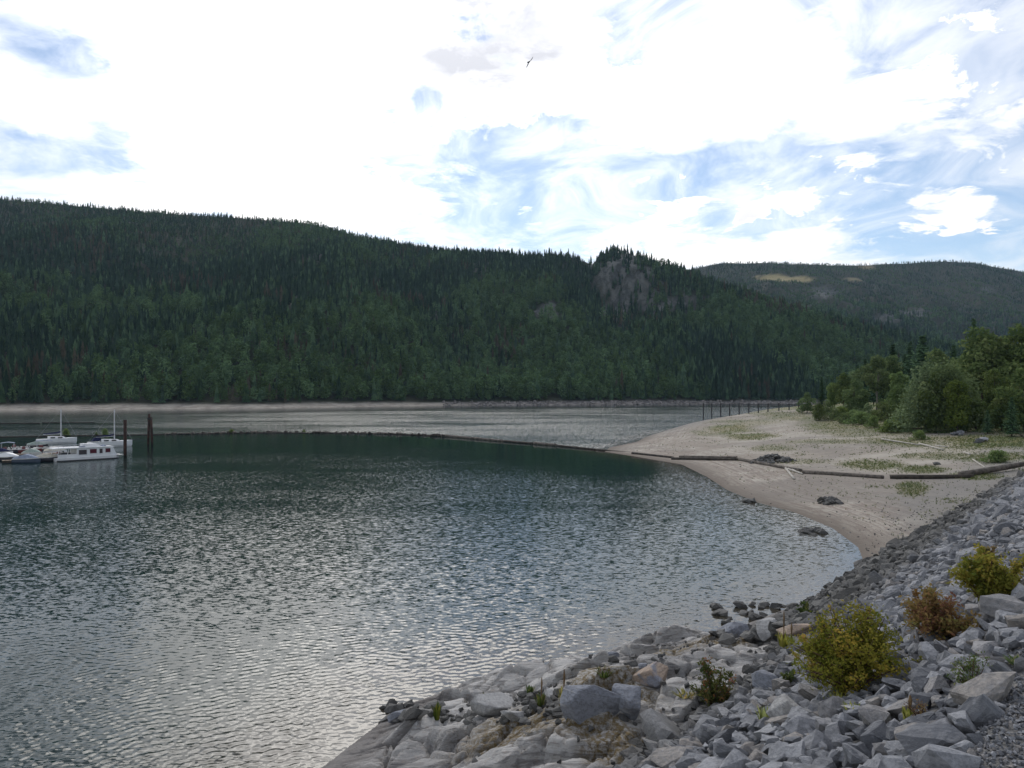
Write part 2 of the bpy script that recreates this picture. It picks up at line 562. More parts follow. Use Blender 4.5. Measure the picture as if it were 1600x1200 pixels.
M['conifer_a'] = leafy('conifer_dark', [(0.0227, 0.0497, 0.0294), (0.0353, 0.0734, 0.0378), (0.0554, 0.1058, 0.0483)], 0.9, 0.10)
M['conifer_b'] = leafy('conifer_mid', [(0.0406, 0.0869, 0.0386), (0.0637, 0.1267, 0.0507), (0.0966, 0.1677, 0.0665)], 0.9, 0.12)
M['decid_far'] = leafy('broadleaf_far', [(0.0555, 0.1128, 0.0358), (0.0941, 0.1703, 0.0515), (0.1343, 0.2188, 0.0717)], 0.8, 0.2)
M['dead_far'] = leafy('dry_conifer', [(0.062, 0.055, 0.036), (0.092, 0.078, 0.048), (0.12, 0.105, 0.062)], 0.6, 0.05)
M['decid_a'] = leafy('cottonwood_leaf', [(0.0799, 0.1351, 0.0461), (0.1505, 0.2227, 0.0707), (0.2688, 0.3302, 0.1229)], 0.45, 0.45)
M['decid_b'] = leafy('willow_leaf', [(0.086, 0.1317, 0.0484), (0.1478, 0.2083, 0.0753), (0.2486, 0.3024, 0.1277)], 0.4, 0.45)
M['decid_c'] = leafy('alder_leaf', [(0.0953, 0.1597, 0.04), (0.169, 0.2489, 0.0614), (0.2765, 0.3533, 0.0998)], 0.4, 0.45)
M['sh_yellow'] = leafy('yellow_green_leaf', [(0.13, 0.17, 0.026), (0.27, 0.27, 0.036), (0.50, 0.38, 0.055)], 0.25, 0.4)
M['sh_gold'] = leafy('golden_leaf', [(0.16, 0.16, 0.025), (0.38, 0.31, 0.04), (0.6, 0.36, 0.06)], 0.25, 0.4)
M['sh_red'] = leafy('red_orange_leaf', [(0.21, 0.085, 0.05), (0.29, 0.19, 0.055), (0.27, 0.26, 0.06)], 0.25, 0.4)
M['sh_green'] = leafy('fresh_leaf', [(0.06, 0.10, 0.02), (0.12, 0.17, 0.03), (0.27, 0.26, 0.05)], 0.25, 0.35)
M['sh_mixed'] = leafy('turning_leaf', [(0.06, 0.10, 0.022), (0.13, 0.14, 0.03), (0.40, 0.10, 0.035)], 0.25, 0.35)
M['mullein'] = leafy('mullein_leaf', [(0.22, 0.26, 0.04), (0.38, 0.40, 0.07), (0.52, 0.50, 0.12)], 0.2, 0.35)
M['grass'] = leafy('grass_blade', [(0.075, 0.12, 0.028), (0.14, 0.18, 0.045), (0.26, 0.24, 0.09)], 0.3, 0.3)

# ------------------------------------------------------------------ the lie of the land (x right, y away, z up; lake at 0)
SHORE = np.array([(-60, -30), (-60, -15), (-22, 2), (-9.5, 17), (-6.6, 24), (-4.8, 28.8), (-3.9, 30.7), (-1.07, 33.5), (2.8, 35), (5.6, 37.9),
                  (9.3, 37.9), (12.2, 41.3), (16.8, 45.7), (22.1, 51.2), (24.3, 55), (26.7, 61.7), (28.2, 70.4), (28.1, 79.8), (26.6, 86.7),
                  (26.3, 98), (27.5, 112.8), (28.0, 132), (22.0, 150), (18.5, 160), (21, 172), (30, 192), (37, 217), (46, 238), (66, 272), (90, 310),
                  (112, 350), (145, 395), (230, 460), (500, 700), (900, 700), (900, -30)], dtype=float)
TOE = np.array((24.3, 55.0))
UX, UY = 0.62, 0.785           # along the embankment
NX, NY = 0.785, -0.62          # up the embankment


def shore_sd(x, y):
    """signed distance to the shoreline, positive on land"""
    x = np.asarray(x, float)
    y = np.asarray(y, float)
    best = np.full(x.shape, 1e9)
    inside = np.zeros(x.shape, bool)
    n = len(SHORE)
    for i in range(n):
        ax, ay = SHORE[i]
        bx, by = SHORE[(i + 1) % n]
        dx, dy = bx - ax, by - ay
        t = np.clip(((x - ax) * dx + (y - ay) * dy) / (dx * dx + dy * dy), 0, 1)
        best = np.minimum(best, np.hypot(x - ax - t * dx, y - ay - t * dy))
        if ay != by:
            c = ((ay > y) != (by > y)) & (x < dx * (y - ay) / (by - ay) + ax)
            inside ^= c
    return np.where(inside, best, -best)


def h_beach(x, y, sd=None):
    sd = shore_sd(x, y) if sd is None else sd
    wob = fbm(x * 0.05, y * 0.05, 3, 3)
    top = 2.6 + 1.5 * sstep(180, 235, y) + 2.9 * sstep(42, 100, x) + 0.35 * wob
    z = np.where(sd > 0, top * (1 - np.exp(-np.maximum(sd, 0) / (21 - 13.5 * sstep(175, 235, y)))), sd * 0.11)
    z = z + 0.05 * fbm(x * 0.4, y * 0.4, 5, 3) * sstep(0.5, 6, sd)
    return z


def emb_sv(x, y):
    dx, dy = x - TOE[0], y - TOE[1]
    return dx * NX + dy * NY, dx * UX + dy * UY


def h_emb(x, y):
    s, v = emb_sv(x, y)
    k = 0.574
    z = k * s
    crest = k * 13.6
    z = np.where(s > 13.6, crest + 0.03 * (s - 13.6), z)
    z = z + 0.12 * fbm(x * 0.3, y * 0.3, 21, 3)
    return z


def h_rock(x, y, sd=None):
    sd = shore_sd(x, y) if sd is None else sd
    s, v = emb_sv(x, y)
    end = 1 - sstep(-15, -4, v)
    shelf = 2.1 * (1 - np.exp(-np.maximum(sd, 0) / 5.5)) + 1.3 * sstep(3.5, 9, sd)
    knob = 0.55 * np.exp(-(((x - 7.6) / 3.4) ** 2 + ((y - 35.2) / 2.3) ** 2)) + 0.35 * np.exp(-(((x - 13) / 3.5) ** 2 + ((y - 36.5) / 2.2) ** 2)) \
        + 0.35 * np.exp(-(((x - 0.6) / 2.6) ** 2 + ((y - 32.0) / 1.3) ** 2))
    # fractured slabs: joint blocks, each with its own tilt and height
    slabs = 0.0
    for (sx, sy, ang, amp, tilt, groove, seed) in ((3.2, 1.4, 0.62, .60, .24, .38, 31), (1.2, .7, 0.35, .20, .16, .14, 35)):
        wx = x + 0.5 * sx * 0.4 * fbm(x * .5, y * .5, seed + 1, 2)
        wy = y + 0.5 * sx * 0.4 * fbm(x * .5 + 9, y * .5, seed + 2, 2)
        u = (wx * math.cos(ang) + wy * math.sin(ang)) / sx
        w = (-wx * math.sin(ang) + wy * math.cos(ang)) / sy
        iu, iw = np.floor(u), np.floor(w)
        f1 = np.full(x.shape, 9.0)
        f2 = np.full(x.shape, 9.0)
        blk = np.zeros(x.shape)
        for a in (-1, 0, 1):
            for b in (-1, 0, 1):
                cu, cw = iu + a, iw + b
                du = u - (cu + .15 + .7 * _hash(cu, cw, seed))
                dw = w - (cw + .15 + .7 * _hash(cu, cw, seed + 3))
                dq = np.sqrt(du * du + dw * dw)
                hh = (_hash(cu, cw, seed + 5) - .5) * amp + ((_hash(cu, cw, seed + 6) - .5) * du * sx + (_hash(cu, cw, seed + 7) - .35) * dw * sy) * tilt * 2
                nearer = dq < f1
                f2 = np.where(nearer, f1, np.minimum(f2, dq))
                blk = np.where(nearer, hh, blk)
                f1 = np.where(nearer, dq, f1)
        slabs = slabs + blk - groove * (1 - sstep(0.0, 0.13, f2 - f1))
    rough = 0.16 * fbm(x * 0.9, y * 0.9, 41, 4, 0.5) + 0.25 * fbm(x * 0.25, y * 0.25, 43, 2)
    ledge = slabs
    ledge2 = 0.15
    lift = sstep(0.0, 1.6, sd)
    z = shelf + (knob + ledge + ledge2 - 0.2 + rough) * lift
    z = np.where(sd > 0, z * end - (1 - end) * 2.5 + 0.05, np.maximum(sd * 0.45, -2.0) + 0.1 * rough)
    return z


def h_land(x, y):
    x = np.asarray(x, float)
    y = np.asarray(y, float)
    sd = shore_sd(x, y)
    return np.maximum(np.maximum(h_beach(x, y, sd), h_emb(x, y)), h_rock(x, y, sd))


_D = np.concatenate([np.arange(6, 60, 0.05), np.arange(60, 140, 0.15), np.arange(140, 480, 0.4)])


def ground_at(px, py, water=True):
    """world point where the sight line through a photo pixel meets the ground (or the lake)"""
    a, b = (px - 800) / FPX, (HOR - py) / FPX
    z = CAM_Z + b * _D
    h = h_land(a * _D, _D)
    if water:
        h = np.maximum(h, 0.0)
    i = int(np.argmax(z <= h))
    d = _D[i] if z[i] <= h[i] else 300.0
    return Vector((a * d, d, float(h[i]) if z[i] <= h[i] else CAM_Z + b * d))


def on_lake(px, py):
    d = CAM_Z * FPX / (py - HOR)
    return Vector(((px - 800) / FPX * d, d, 0.0))


# ------------------------------------------------------------------ far hills

def interp(xs, ys):
    xs, ys = np.array(xs, float), np.array(ys, float)
    return lambda v: np.interp(v, xs, ys)


class Hill:
    def __init__(self, shore_d, ridge_d, ridge_py, z0, amp, seed, drop):
        self.sd, self.rd, self.ry, self.z0, self.amp, self.seed, self.drop = shore_d, ridge_d, ridge_py, z0, amp, seed, drop

    def P(self, px, r):
        """px: bearing given as photo column; r: metres inland from the foot"""
        ds, dr = self.sd(px), self.rd(px)
        a = (px - 800) / FPX
        d = ds + r
        span = dr - ds
        zr = CAM_Z + (HOR - self.ry(px)) / FPX * dr - 8.0
        t = np.clip((r - 20) / (span - 20), 0, 1)
        x, y = a * d, d
        beach = 3.0 * np.clip(r / 20, -1.0, 1) ** 1.0 + self.z0
        prof = 0.80 * t + 0.20 * t ** 2.2
        if self.z0 == 0:      # the bluff: a steep rock face under the knob on the ridge
            wv = np.exp(-(((px - 976) / 52) ** 2) ** 2) * .95 + .6 * np.exp(-(((px - 1075) / 34) ** 2) ** 2)
            tt = t + .012 * fbm(px / 9, t * 10, 17, 2)
            prof = prof * (1 - wv) + wv * (0.72 * t + 0.28 * sstep(.78, .86, tt))
        z = beach + (zr - self.z0 - 3.0) * prof
        env = np.clip(t * 5, 0, 1) * np.clip((1 - t) * 3.2, 0, 1)
        spur = fbm(x / 210, y / 420, self.seed, 3)
        gully = -np.abs(fbm(x / 95 + 5, y / 300, self.seed + 9, 3)) + 0.25
        z = z + env * self.amp * (spur * 1.0 + gully * 0.55 + 0.16 * fbm(x / 28, y / 28, self.seed + 20, 3))
        z = z - np.clip(r - span, 0, None) * self.drop
        return x, y, z


hill_near = Hill(
    interp([-900, 0, 400, 700, 1000, 1240, 1500, 2300], [500, 517, 577, 690, 745, 800, 860, 900]),
    interp([-900, 0, 500, 970, 1150, 1300, 1700, 2300], [1500, 1500, 1420, 1270, 1180, 1120, 1080, 1080]),
    interp([-900, -300, 0, 60, 150, 230, 340, 480, 520, 560, 640, 700, 745, 800, 845, 862, 900, 922, 938, 958, 985, 1012, 1060, 1110, 1160, 1220, 1300, 1400, 1500, 1700, 2300],
           [270, 290, 304, 309, 317, 325, 331, 341, 351, 363, 377, 386, 388, 391, 395, 393, 397, 408, 394, 386, 388, 400, 418, 437, 455, 475, 498, 523, 545, 570, 590]),
    0.0, 44.0, 3, 0.35)
hill_far = Hill(
    interp([600, 2600], [1330, 1330]), interp([600, 1200, 1700, 2600], [2500, 2600, 2700, 2900]),
    interp([600, 900, 1000, 1060, 1090, 1130, 1200, 1290, 1330, 1400, 1480, 1530, 1570, 1600, 1700, 2000, 2600],
           [500, 460, 438, 422, 414, 407, 407, 410, 411, 408, 404, 408, 416, 421, 427, 400, 380]),
    14.0, 75.0, 57, 0.3)

ROCKS = [(972, 436, 58, 44, .86), (1000, 470, 50, 22, .8), (955, 487, 24, 15, 1.0), (858, 489, 24, 14, 1.0), (1072, 472, 40, 18, .95), (1012, 480, 26, 11, .8), (905, 425, 28, 18, .45),
         (985, 512, 30, 9, .7), (1085, 500, 24, 9, .6), (672, 494, 18, 9, .7), (455, 465, 24, 10, .6), (485, 405, 30, 10, .5), (752, 418, 18, 10, .5),
         (640, 480, 14, 8, .5), (230, 395, 14, 7, .5), (820, 520, 20, 7, .5), (1110, 470, 14, 10, .8)]
ROCKS2 = [(1290, 456, 22, 9, .8), (1385, 497, 24, 9, .8), (1425, 489, 24, 7, .8), (1545, 452, 12, 5, .7)]
MEADOW2 = [(1212, 434, 30, 6, 1.0), (1244, 437, 26, 5, 1.0), (1330, 436, 16, 3, .6), (1350, 418, 20, 3, .5)]


def proj(x, y, z):
    return 800 + FPX * x / y, HOR - FPX * (z - CAM_Z) / y


def patches(x, y, z, lst, seed):
    px, py = proj(x, y, z)
    m = np.zeros(np.shape(px))
    wob = 0.75 * fbm(x / 26, z / 16, seed, 4, .6)
    for cx, cy, rx, ry, w in lst:
        q = np.hypot((px - cx) / rx, (py - cy) / ry)
        m = np.maximum(m, w * sstep(1.15, 0.55, q + wob) if False else w * (1 - sstep(0.55, 1.15, q + wob)))
    return m


def build_hill(name, hill, pxs, rs, rocks, meadow):
    PX, RR = np.meshgrid(pxs, rs)
    x, y, z = hill.P(PX, RR)
    rock = patches(x, y, z, rocks, 77)
    z = z + rock * 9 * fbm(x / 30, y / 12, 88, 4)
    mead = patches(x, y, z, meadow, 78) if meadow else np.zeros_like(rock)
    beach = (1 - sstep(15, 24, RR + 7 * fbm(x / 40, y / 40, 4, 3))) if hill.z0 == 0 else np.zeros_like(rock)
    rocky = sstep(620, 760, PX + 60 * fbm(x / 60, y / 60, 6, 2))
    me = mesh_np(name, np.stack([x, y, z], -1).reshape(-1, 3), grid_faces(*PX.shape), M['hill'], smooth=True,
                 attrs={'rock': rock, 'meadow': mead, 'beach': beach, 'rocky_shore': rocky})
    return tag(link(name, me), 'forested hillside', None, None, 'structure')


ra = np.concatenate([np.linspace(-12, 40, 14), np.linspace(52, 1040, 120), np.linspace(1060, 1500, 12)])
build_hill('near_hill', hill_near, np.linspace(-520, 2200, 380), ra, ROCKS, [])
rb = np.concatenate([np.linspace(-300, 1600, 150), np.linspace(1620, 2000, 8)])
build_hill('far_hill', hill_far, np.linspace(650, 2500, 230), rb, ROCKS2, MEADOW2)

# ------------------------------------------------------------------ lake

WB = (UX, UY)
def wave_field(x, y, seed=5, n=70, lmin=0.15, lmax=0.52):
    """wind chop: a sum of travelling waves round one wind direction; waves too short for the local mesh are left to the normal"""
    r = np.random.default_rng(seed)
    h = np.zeros_like(x)
    warp_x = x + 0.35 * fbm(x * 0.2, y * 0.2, 61, 2)
    warp_y = y + 0.35 * fbm(x * 0.2 + 40, y * 0.2, 62, 2)
    dy = y * y / 15000 * 1.15
    for i in range(n):
        L = math.exp(r.uniform(math.log(lmin), math.log(lmax)))
        th = R(-72) + r.normal(0, 0.5)
        k = 2 * math.pi / L
        slope = 0.039 * (L / lmin) ** -0.15
        ph = (warp_x * math.cos(th) + warp_y * math.sin(th)) * k + r.uniform(0, 6.28)
        h += slope / k * np.sin(ph) * sstep(2.2, 4.2, L / dy)
    return h


BOOM = [(-60, 684.5), (60, 682), (185, 680.5), (300, 678.5), (420, 676.5), (540, 677), (640, 679.5), (700, 682.5), (760, 688), (860, 696), (990, 709)]
boom_py = interp([p[0] for p in BOOM], [p[1] for p in BOOM])


def lake_attrs(x, y):
    sd = shore_sd(x, y)
    px = 800 + FPX * x / y
    bd = CAM_Z * FPX / (boom_py(np.clip(px, -60, 990)) - HOR)     # distance of the boom on this bearing
    front = bd - y
    # sheltered water in the lee of the log boom, and along the far bank
    wid = 14 + 58 * sstep(380, 760, px) * (1 - 0.45 * sstep(900, 1060, px))
    wob = 12 * fbm(x / 30, y / 14, 15, 3) * sstep(420, 700, px)
    calm = sstep(-0.5, 0.5, front) * (1 - sstep(0.35, 1.25, (front + wob) / wid)) * (1 - sstep(1000, 1060, px))
    calm = calm * (0.45 + 0.50 * sstep(380, 660, px))
    lee = sstep(-0.5, 0.5, front) * (1 - sstep(0.3, 1.2, (front + 2 * wob) / 125)) * sstep(120, 330, px) * (1 - sstep(990, 1060, px))
    calm = np.maximum(calm, 0.45 * lee)
    shore_n = hill_near.sd(px)
    calm = np.maximum(calm, 0.9 * sstep(150, 40, shore_n - y) if False else 0.96 * (1 - sstep(90, 200, shore_n - y + 50 * fbm(x / 150, y / 60, 9, 2))))
    calm = np.maximum(calm, 0.5 * (1 - sstep(0.3, 3.0, -sd)))
    streak = sstep(0.15, 0.5, fbm(x / 90, y / 9, 19, 3)) * sstep(200, 260, y)
    calm = np.maximum(calm, 0.45 * streak)
    shallow = (1 - sstep(0.5, 9.0, -sd)) * 0.85
    far = 0.12 * sstep(28, 60, y) + 1.25 * sstep(0, 7, -front) * sstep(150, 165, y) * (0.30 + 0.70 * sstep(60, 620, px))
    return calm, shallow, far


rows = CAM_Z * FPX / (np.concatenate([np.arange(1215, 705, -1.15), np.arange(704, 640, -1.0), np.arange(639.5, 618, -0.5)]) - HOR)
cols = np.linspace(-60, 1660, 800)
near_rows = rows[rows < 210]
PXg, Dg = np.meshgrid(cols, near_rows)
X, Y = (PXg - 800) / FPX * Dg, Dg
calm, shal, farv = lake_attrs(X, Y)
wl = 1 - sstep(110, 205, Y)
Z = wave_field(X, Y) * (1 - 0.93 * calm) * (0.65 + 0.5 * sstep(-0.3, 0.3, fbm(X / 16, Y / 16, 8, 3))) * wl
land = shore_sd(X, Y)
keep = (land[:-1, :-1] < 2.5)
me = mesh_np('lake', np.stack([X, Y, Z], -1).reshape(-1, 3), grid_faces(*X.shape, keep=keep), M['water'], smooth=True,
             attrs={'calm': calm, 'shallow': shal, 'far': farv})
lake = tag(link('lake', me), None, None, None, 'structure')
# the open reach of the same lake beyond
edge = np.linspace(-60, 1660, 800)
PXg, Dg = np.meshgrid(np.linspace(-900, 2300, 420), np.concatenate([[near_rows.max()], np.linspace(near_rows.max() + 2, 420, 60), np.linspace(425, 1450, 60)]))
X, Y = (PXg - 800) / FPX * Dg, Dg
calm, shal, farv = lake_attrs(X, Y)
me = mesh_np('lake_reach', np.stack([X, Y, np.zeros_like(X)], -1).reshape(-1, 3), grid_faces(*X.shape), M['water'], smooth=True,
             attrs={'calm': calm, 'shallow': shal, 'far': farv})
tag(link('lake_reach', me), None, None, None, 'structure')
# side waters, outside the frame
for nm, x0, x1 in (('lake_side', -900, -60),):
    PXg, Dg = np.meshgrid(np.linspace(x0, x1, 60), np.linspace(20, near_rows.max(), 80))
    X, Y = (PXg - 800) / FPX * Dg, Dg
    me = mesh_np(nm, np.stack([X, Y, np.zeros_like(X)], -1).reshape(-1, 3), grid_faces(*X.shape), M['water'], smooth=True,
                 attrs={'calm': np.zeros_like(X), 'shallow': np.zeros_like(X), 'far': np.ones_like(X)})
    tag(link(nm, me), None, None, None, 'structure')

# ------------------------------------------------------------------ near land: beach spit, rock outcrop, embankment
GREEN = [(1135, 672, 50, 10, .9), (1165, 681, 48, 6, .9), (1100, 676, 26, 5, .6), (1360, 727, 60, 9, .75), (1440, 734, 40, 7, .75), (1230, 647, 60, 5, .6), (1330, 676, 60, 8, .6),
         (1420, 690, 80, 10, .8), (1540, 690, 110, 16, .95), (1590, 660, 110, 30, .95), (1400, 665, 110, 16, .8), (1560, 715, 60, 9, .7), (1425, 765, 28, 12, .6), (1520, 745, 50, 7, .7), (1210, 700, 40, 6, .5), (1300, 664, 80, 9, .8), (1250, 652, 70, 6, .7), (1180, 660, 70, 6, .55), (1300, 690, 70, 5, .5), (1460, 712, 70, 6, .55), (1250, 722, 60, 5, .4)]
dd = np.concatenate([np.geomspace(44, 200, 210), np.geomspace(202, 700, 90)])
PXg, Dg = np.meshgrid(np.linspace(860, 2300, 360), dd)
X, Y = (PXg - 800) / FPX * Dg, Dg
sd = shore_sd(X, Y)
Z = h_beach(X, Y, sd)
veg = np.zeros_like(X)
ppx, ppy = proj(X, Y, Z)
wob = 0.5 * fbm(X / 5, Y / 9, 12, 4)
for cx, cy, rx, ry, w in GREEN:
    veg = np.maximum(veg, w * (1 - sstep(0.4, 1.2, np.hypot((ppx - cx) / rx, (ppy - cy) / ry) + wob)))
veg = np.maximum(veg, 0.95 * sstep(72, 98, X + 10 * fbm(X / 20, Y / 20, 2, 2)))
s_, v_ = emb_sv(X, Y)
mud = 0.55 * (1 - sstep(1.0, 7.0, -s_ + 2.5 * fbm(X / 4, Y / 4, 44, 3))) * sstep(2, 10, sd)
mud = np.maximum(mud, 0.6 * sstep(195, 225, Y) * (1 - sstep(6, 20, sd + 6 * fbm(X / 12, Y / 12, 45, 3))))
keep = (sd[:-1, :-1] > -14)
me = mesh_np('beach', np.stack([X, Y, Z], -1).reshape(-1, 3), grid_faces(*X.shape, keep=keep), M['sand'], smooth=True, attrs={'sd': sd, 'veg': veg, 'mud': mud})
beach = tag(link('beach', me), None, None, None, 'structure')

dd = np.linspace(17, 52, 400)
xx = np.linspace(-14, 24, 420)
X, Y = np.meshgrid(xx, dd)
sd = shore_sd(X, Y)
Z = h_rock(X, Y, sd)
s_, v_ = emb_sv(X, Y)
moss = sstep(0.1, 0.5, fbm(X * 0.35, Y * 0.35, 51, 3)) * sstep(3.5, 6, sd)
keep = ((sd > -4) & (v_ < -1) & (Z > h_emb(X, Y) - 1.0))[:-1, :-1]
me = mesh_np('rock_outcrop', np.stack([X, Y, Z], -1).reshape(-1, 3), grid_faces(*X.shape, keep=keep), M['bedrock'], smooth=True, attrs={'moss': moss})
outcrop = tag(link('rock_outcrop', me), None, None, None, 'structure')

S, V = np.meshgrid(np.concatenate([np.linspace(-1.5, 13.5, 61), np.linspace(13.6, 40, 30)]), np.linspace(-75, 120, 300))
X = TOE[0] + S * NX + V * UX
Y = TOE[1] + S * NY + V * UY
Z = h_emb(X, Y) - 0.06
gr = sstep(12.7, 13.3, S + 0.8 * fbm(X * 0.5, Y * 0.5, 71, 3))
me = mesh_np('embankment', np.stack([X, Y, Z], -1).reshape(-1, 3), grid_faces(*X.shape), M['embank'], smooth=True, attrs={'gravel': gr})
embankment = tag(link('embankment', me), None, None, None, 'structure')

# ------------------------------------------------------------------ stones

def stone_shape(seed, n=13, flat=0.65, mult=(1, 1, 1)):
    r = random.Random(seed)
    bm = bmesh.new()
    for i in range(n):
        v = Vector((r.gauss(0, 1), r.gauss(0, 1), r.gauss(0, 1))).normalized()
        # pull towards a block so faces read as broken planes
        m = max(abs(v.x), abs(v.y), abs(v.z))
        v = v.lerp(v / m, 0.45) * r.uniform(0.85, 1.08)
        bm.verts.new((v.x * 0.62 * mult[0], v.y * 0.48 * mult[1], v.z * 0.48 * flat * mult[2]))
    res = bmesh.ops.convex_hull(bm, input=bm.verts)
    bmesh.ops.delete(bm, geom=[v for v in bm.verts if not v.link_faces], context='VERTS')
    bmesh.ops.triangulate(bm, faces=bm.faces)
    bm.verts.ensure_lookup_table()
    bm.verts.index_update()
    V = np.array([v.co[:] for v in bm.verts])
    F = np.array([[v.index for v in f.verts] for f in bm.faces])
    bm.free()
    return V, F


SHAPES = [stone_shape(100 + i, 15 + i % 4, rnd.uniform(0.5, 0.95)) for i in range(26)]
SMESH = [mesh_np('stone', v, f, M['stone']) for v, f in SHAPES]


def chipped(v, f, seed):
    r = random.Random(seed)
    bm = bmesh.new()
    vs = [bm.verts.new(p) for p in v]
    for q in f:
        bm.faces.new([vs[i] for i in q])
    old = set(bm.verts)
    bmesh.ops.subdivide_edges(bm, edges=list(bm.edges), cuts=1, use_grid_fill=True)
    for w in bm.verts:
        if w not in old:
            w.co = w.co * r.uniform(.955, 1.02) + Vector((r.gauss(0, .010), r.gauss(0, .010), r.gauss(0, .010)))
        else:
            w.co *= r.uniform(.94, 1.0)
    bmesh.ops.triangulate(bm, faces=bm.faces)
    me = bpy.data.meshes.new('stone')
    bm.to_mesh(me)
    bm.free()
    me.materials.append(M['stone'])
    return me


NMESH = [chipped(v, f, i) for i, (v, f) in enumerate(SHAPES)]


def rot_mats(n, r, tilt=0.5):
    az = r.uniform(0, 2 * np.pi, n)
    tx = r.normal(0, tilt, n)
    ty = r.normal(0, tilt, n)
    ca, sa, cx, sx, cy, sy = np.cos(az), np.sin(az), np.cos(tx), np.sin(tx), np.cos(ty), np.sin(ty)
    o, z = np.ones(n), np.zeros(n)
    Rz = np.stack([ca, -sa, z, sa, ca, z, z, z, o], -1).reshape(n, 3, 3)
    Rx = np.stack([o, z, z, z, cx, -sx, z, sx, cx], -1).reshape(n, 3, 3)
    Ry = np.stack([cy, z, sy, z, o, z, -sy, z, cy], -1).reshape(n, 3, 3)
    return Rz @ Rx @ Ry


def joined(name, shapes, P, S, rots, which, m, attrs=None, smooth=False):
    VV, FF, b = [], [], 0
    for k, (v, f) in enumerate(shapes):
        idx = np.where(which == k)[0]
        if not len(idx):
            continue
        w = np.einsum('nij,vj->nvi', rots[idx], v) * S[idx][:, None, None] + P[idx][:, None, :]
        VV.append(w.reshape(-1, 3))
        FF.append((f[None] + (b + np.arange(len(idx)) * len(v))[:, None, None]).reshape(-1, f.shape[1]))
        b += len(idx) * len(v)
    return mesh_np(name, np.concatenate(VV), np.concatenate(FF), m, smooth=smooth)


# riprap: blue-noise-ish jittered rows on the slope
pts = []
sp = 0.325
for s in np.arange(-1.2, 13.25, sp):
    for v in np.arange(-62, 92, sp):
        pts.append((s + rng.uniform(-.17, .17), v + rng.uniform(-.17, .17)))
pts = np.array(pts)
X = TOE[0] + pts[:, 0] * NX + pts[:, 1] * UX
Y = TOE[1] + pts[:, 0] * NY + pts[:, 1] * UY
Zr, Ze, Zb = h_rock(X, Y), h_emb(X, Y), h_beach(X, Y)
px, py = proj(X, np.maximum(Y, 0.5), Ze)
vis = (Y > 5) & (px > 540) & (px < 1720) & (py < 1290)
bare = (Zr > Ze + 0.10) & (rng.uniform(0, 1, len(X)) > 0.03)
toe_ok = (pts[:, 0] > 0.3 + 0.9 * rng.normal(0, .6, len(X))) & (Ze > Zb - 0.35)
ok = vis & ~bare & toe_ok
pts, X, Y, Zr, Ze, px, py = pts[ok], X[ok], Y[ok], Zr[ok], Ze[ok], px[ok], py[ok]
n = len(X)
S = np.clip((0.318 + 0.15 * sstep(25, 60, Y)) * np.exp(rng.normal(0, 0.32, n)), 0.20, 1.3)
big_i = rng.uniform(0, 1, n) > 0.95
S = np.where(big_i, S * 1.5, S)
Zs = np.maximum(Ze, np.where(Zr > Ze, Zr, Ze)) + 0.10 * S + rng.uniform(-.03, .07, n)
P = np.stack([X, Y, Zs], -1)
which = rng.integers(0, len(SHAPES), n)
# fill the chinks with smaller pieces lower down
rots = rot_mats(n, rng, 0.45)
order = np.argsort(-(S / Y) * ((px > 0) & (px < 1600) & (py < 1200)))
top300 = order[:290]
rest = order[290:]
for i in top300:
    o = link('stone', NMESH[which[i]], embankment)
    o.matrix_local = Matrix.Translation(P[i]) @ Matrix(rots[i].tolist()).to_4x4() @ Matrix.Scale(float(S[i]), 4)
me = joined('stone_bed', SHAPES, P[rest], S[rest], rots[rest], which[rest], M['stone'])
tag(link('stone_bed', me, embankment), None, None, None, 'stuff')
ns = 9000
pv = np.stack([rng.uniform(-0.6, 13.5, ns), rng.uniform(-60, 30, ns)], -1)
Xc = TOE[0] + pv[:, 0] * NX + pv[:, 1] * UX
Yc = TOE[1] + pv[:, 0] * NY + pv[:, 1] * UY
zc = np.maximum(h_emb(Xc, Yc), h_rock(Xc, Yc))
cpx, cpy = proj(Xc, np.maximum(Yc, .5), zc)
okc = (Yc > 6) & (cpx > 520) & (cpx < 1680) & (cpy < 1260) & ((h_rock(Xc, Yc) < h_emb(Xc, Yc) + 0.1) | (rng.uniform(0, 1, ns) < .25))
Pc = np.stack([Xc, Yc, zc + 0.03], -1)[okc]
nc = len(Pc)
SMALL = [stone_shape(900 + i, 9, 0.8) for i in range(6)]
me = joined('rubble', SMALL, Pc, rng.uniform(.10, .26, nc), rot_mats(nc, rng, 1.0), rng.integers(0, 6, nc), M['stone'])
tag(link('rubble', me, embankment), None, None, None, 'stuff')
# road-shoulder gravel in the near corner
ng = 26000
pv = np.stack([12.8 + 4.2 * rng.beta(1, 1.6, ng), rng.uniform(-54, -22, ng)], -1)
Xc = TOE[0] + pv[:, 0] * NX + pv[:, 1] * UX
Yc = TOE[1] + pv[:, 0] * NY + pv[:, 1] * UY
zc = h_emb(Xc, Yc)
cpx, cpy = proj(Xc, np.maximum(Yc, .5), zc)
okc = (Yc > 4) & (cpx > 1150) & (cpx < 1660) & (cpy < 1260)
Pc = np.stack([Xc, Yc, zc - 0.045], -1)[okc]
nc = len(Pc)
me = joined('gravel', SMALL, Pc, rng.uniform(.03, .085, nc), rot_mats(nc, rng, 1.0), rng.integers(0, 6, nc), M['stone'])
tag(link('gravel', me), 'loose grey road gravel at the top of the embankment', 'gravel', None, 'stuff')

# ------------------------------------------------------------------ leaf and tree shapes

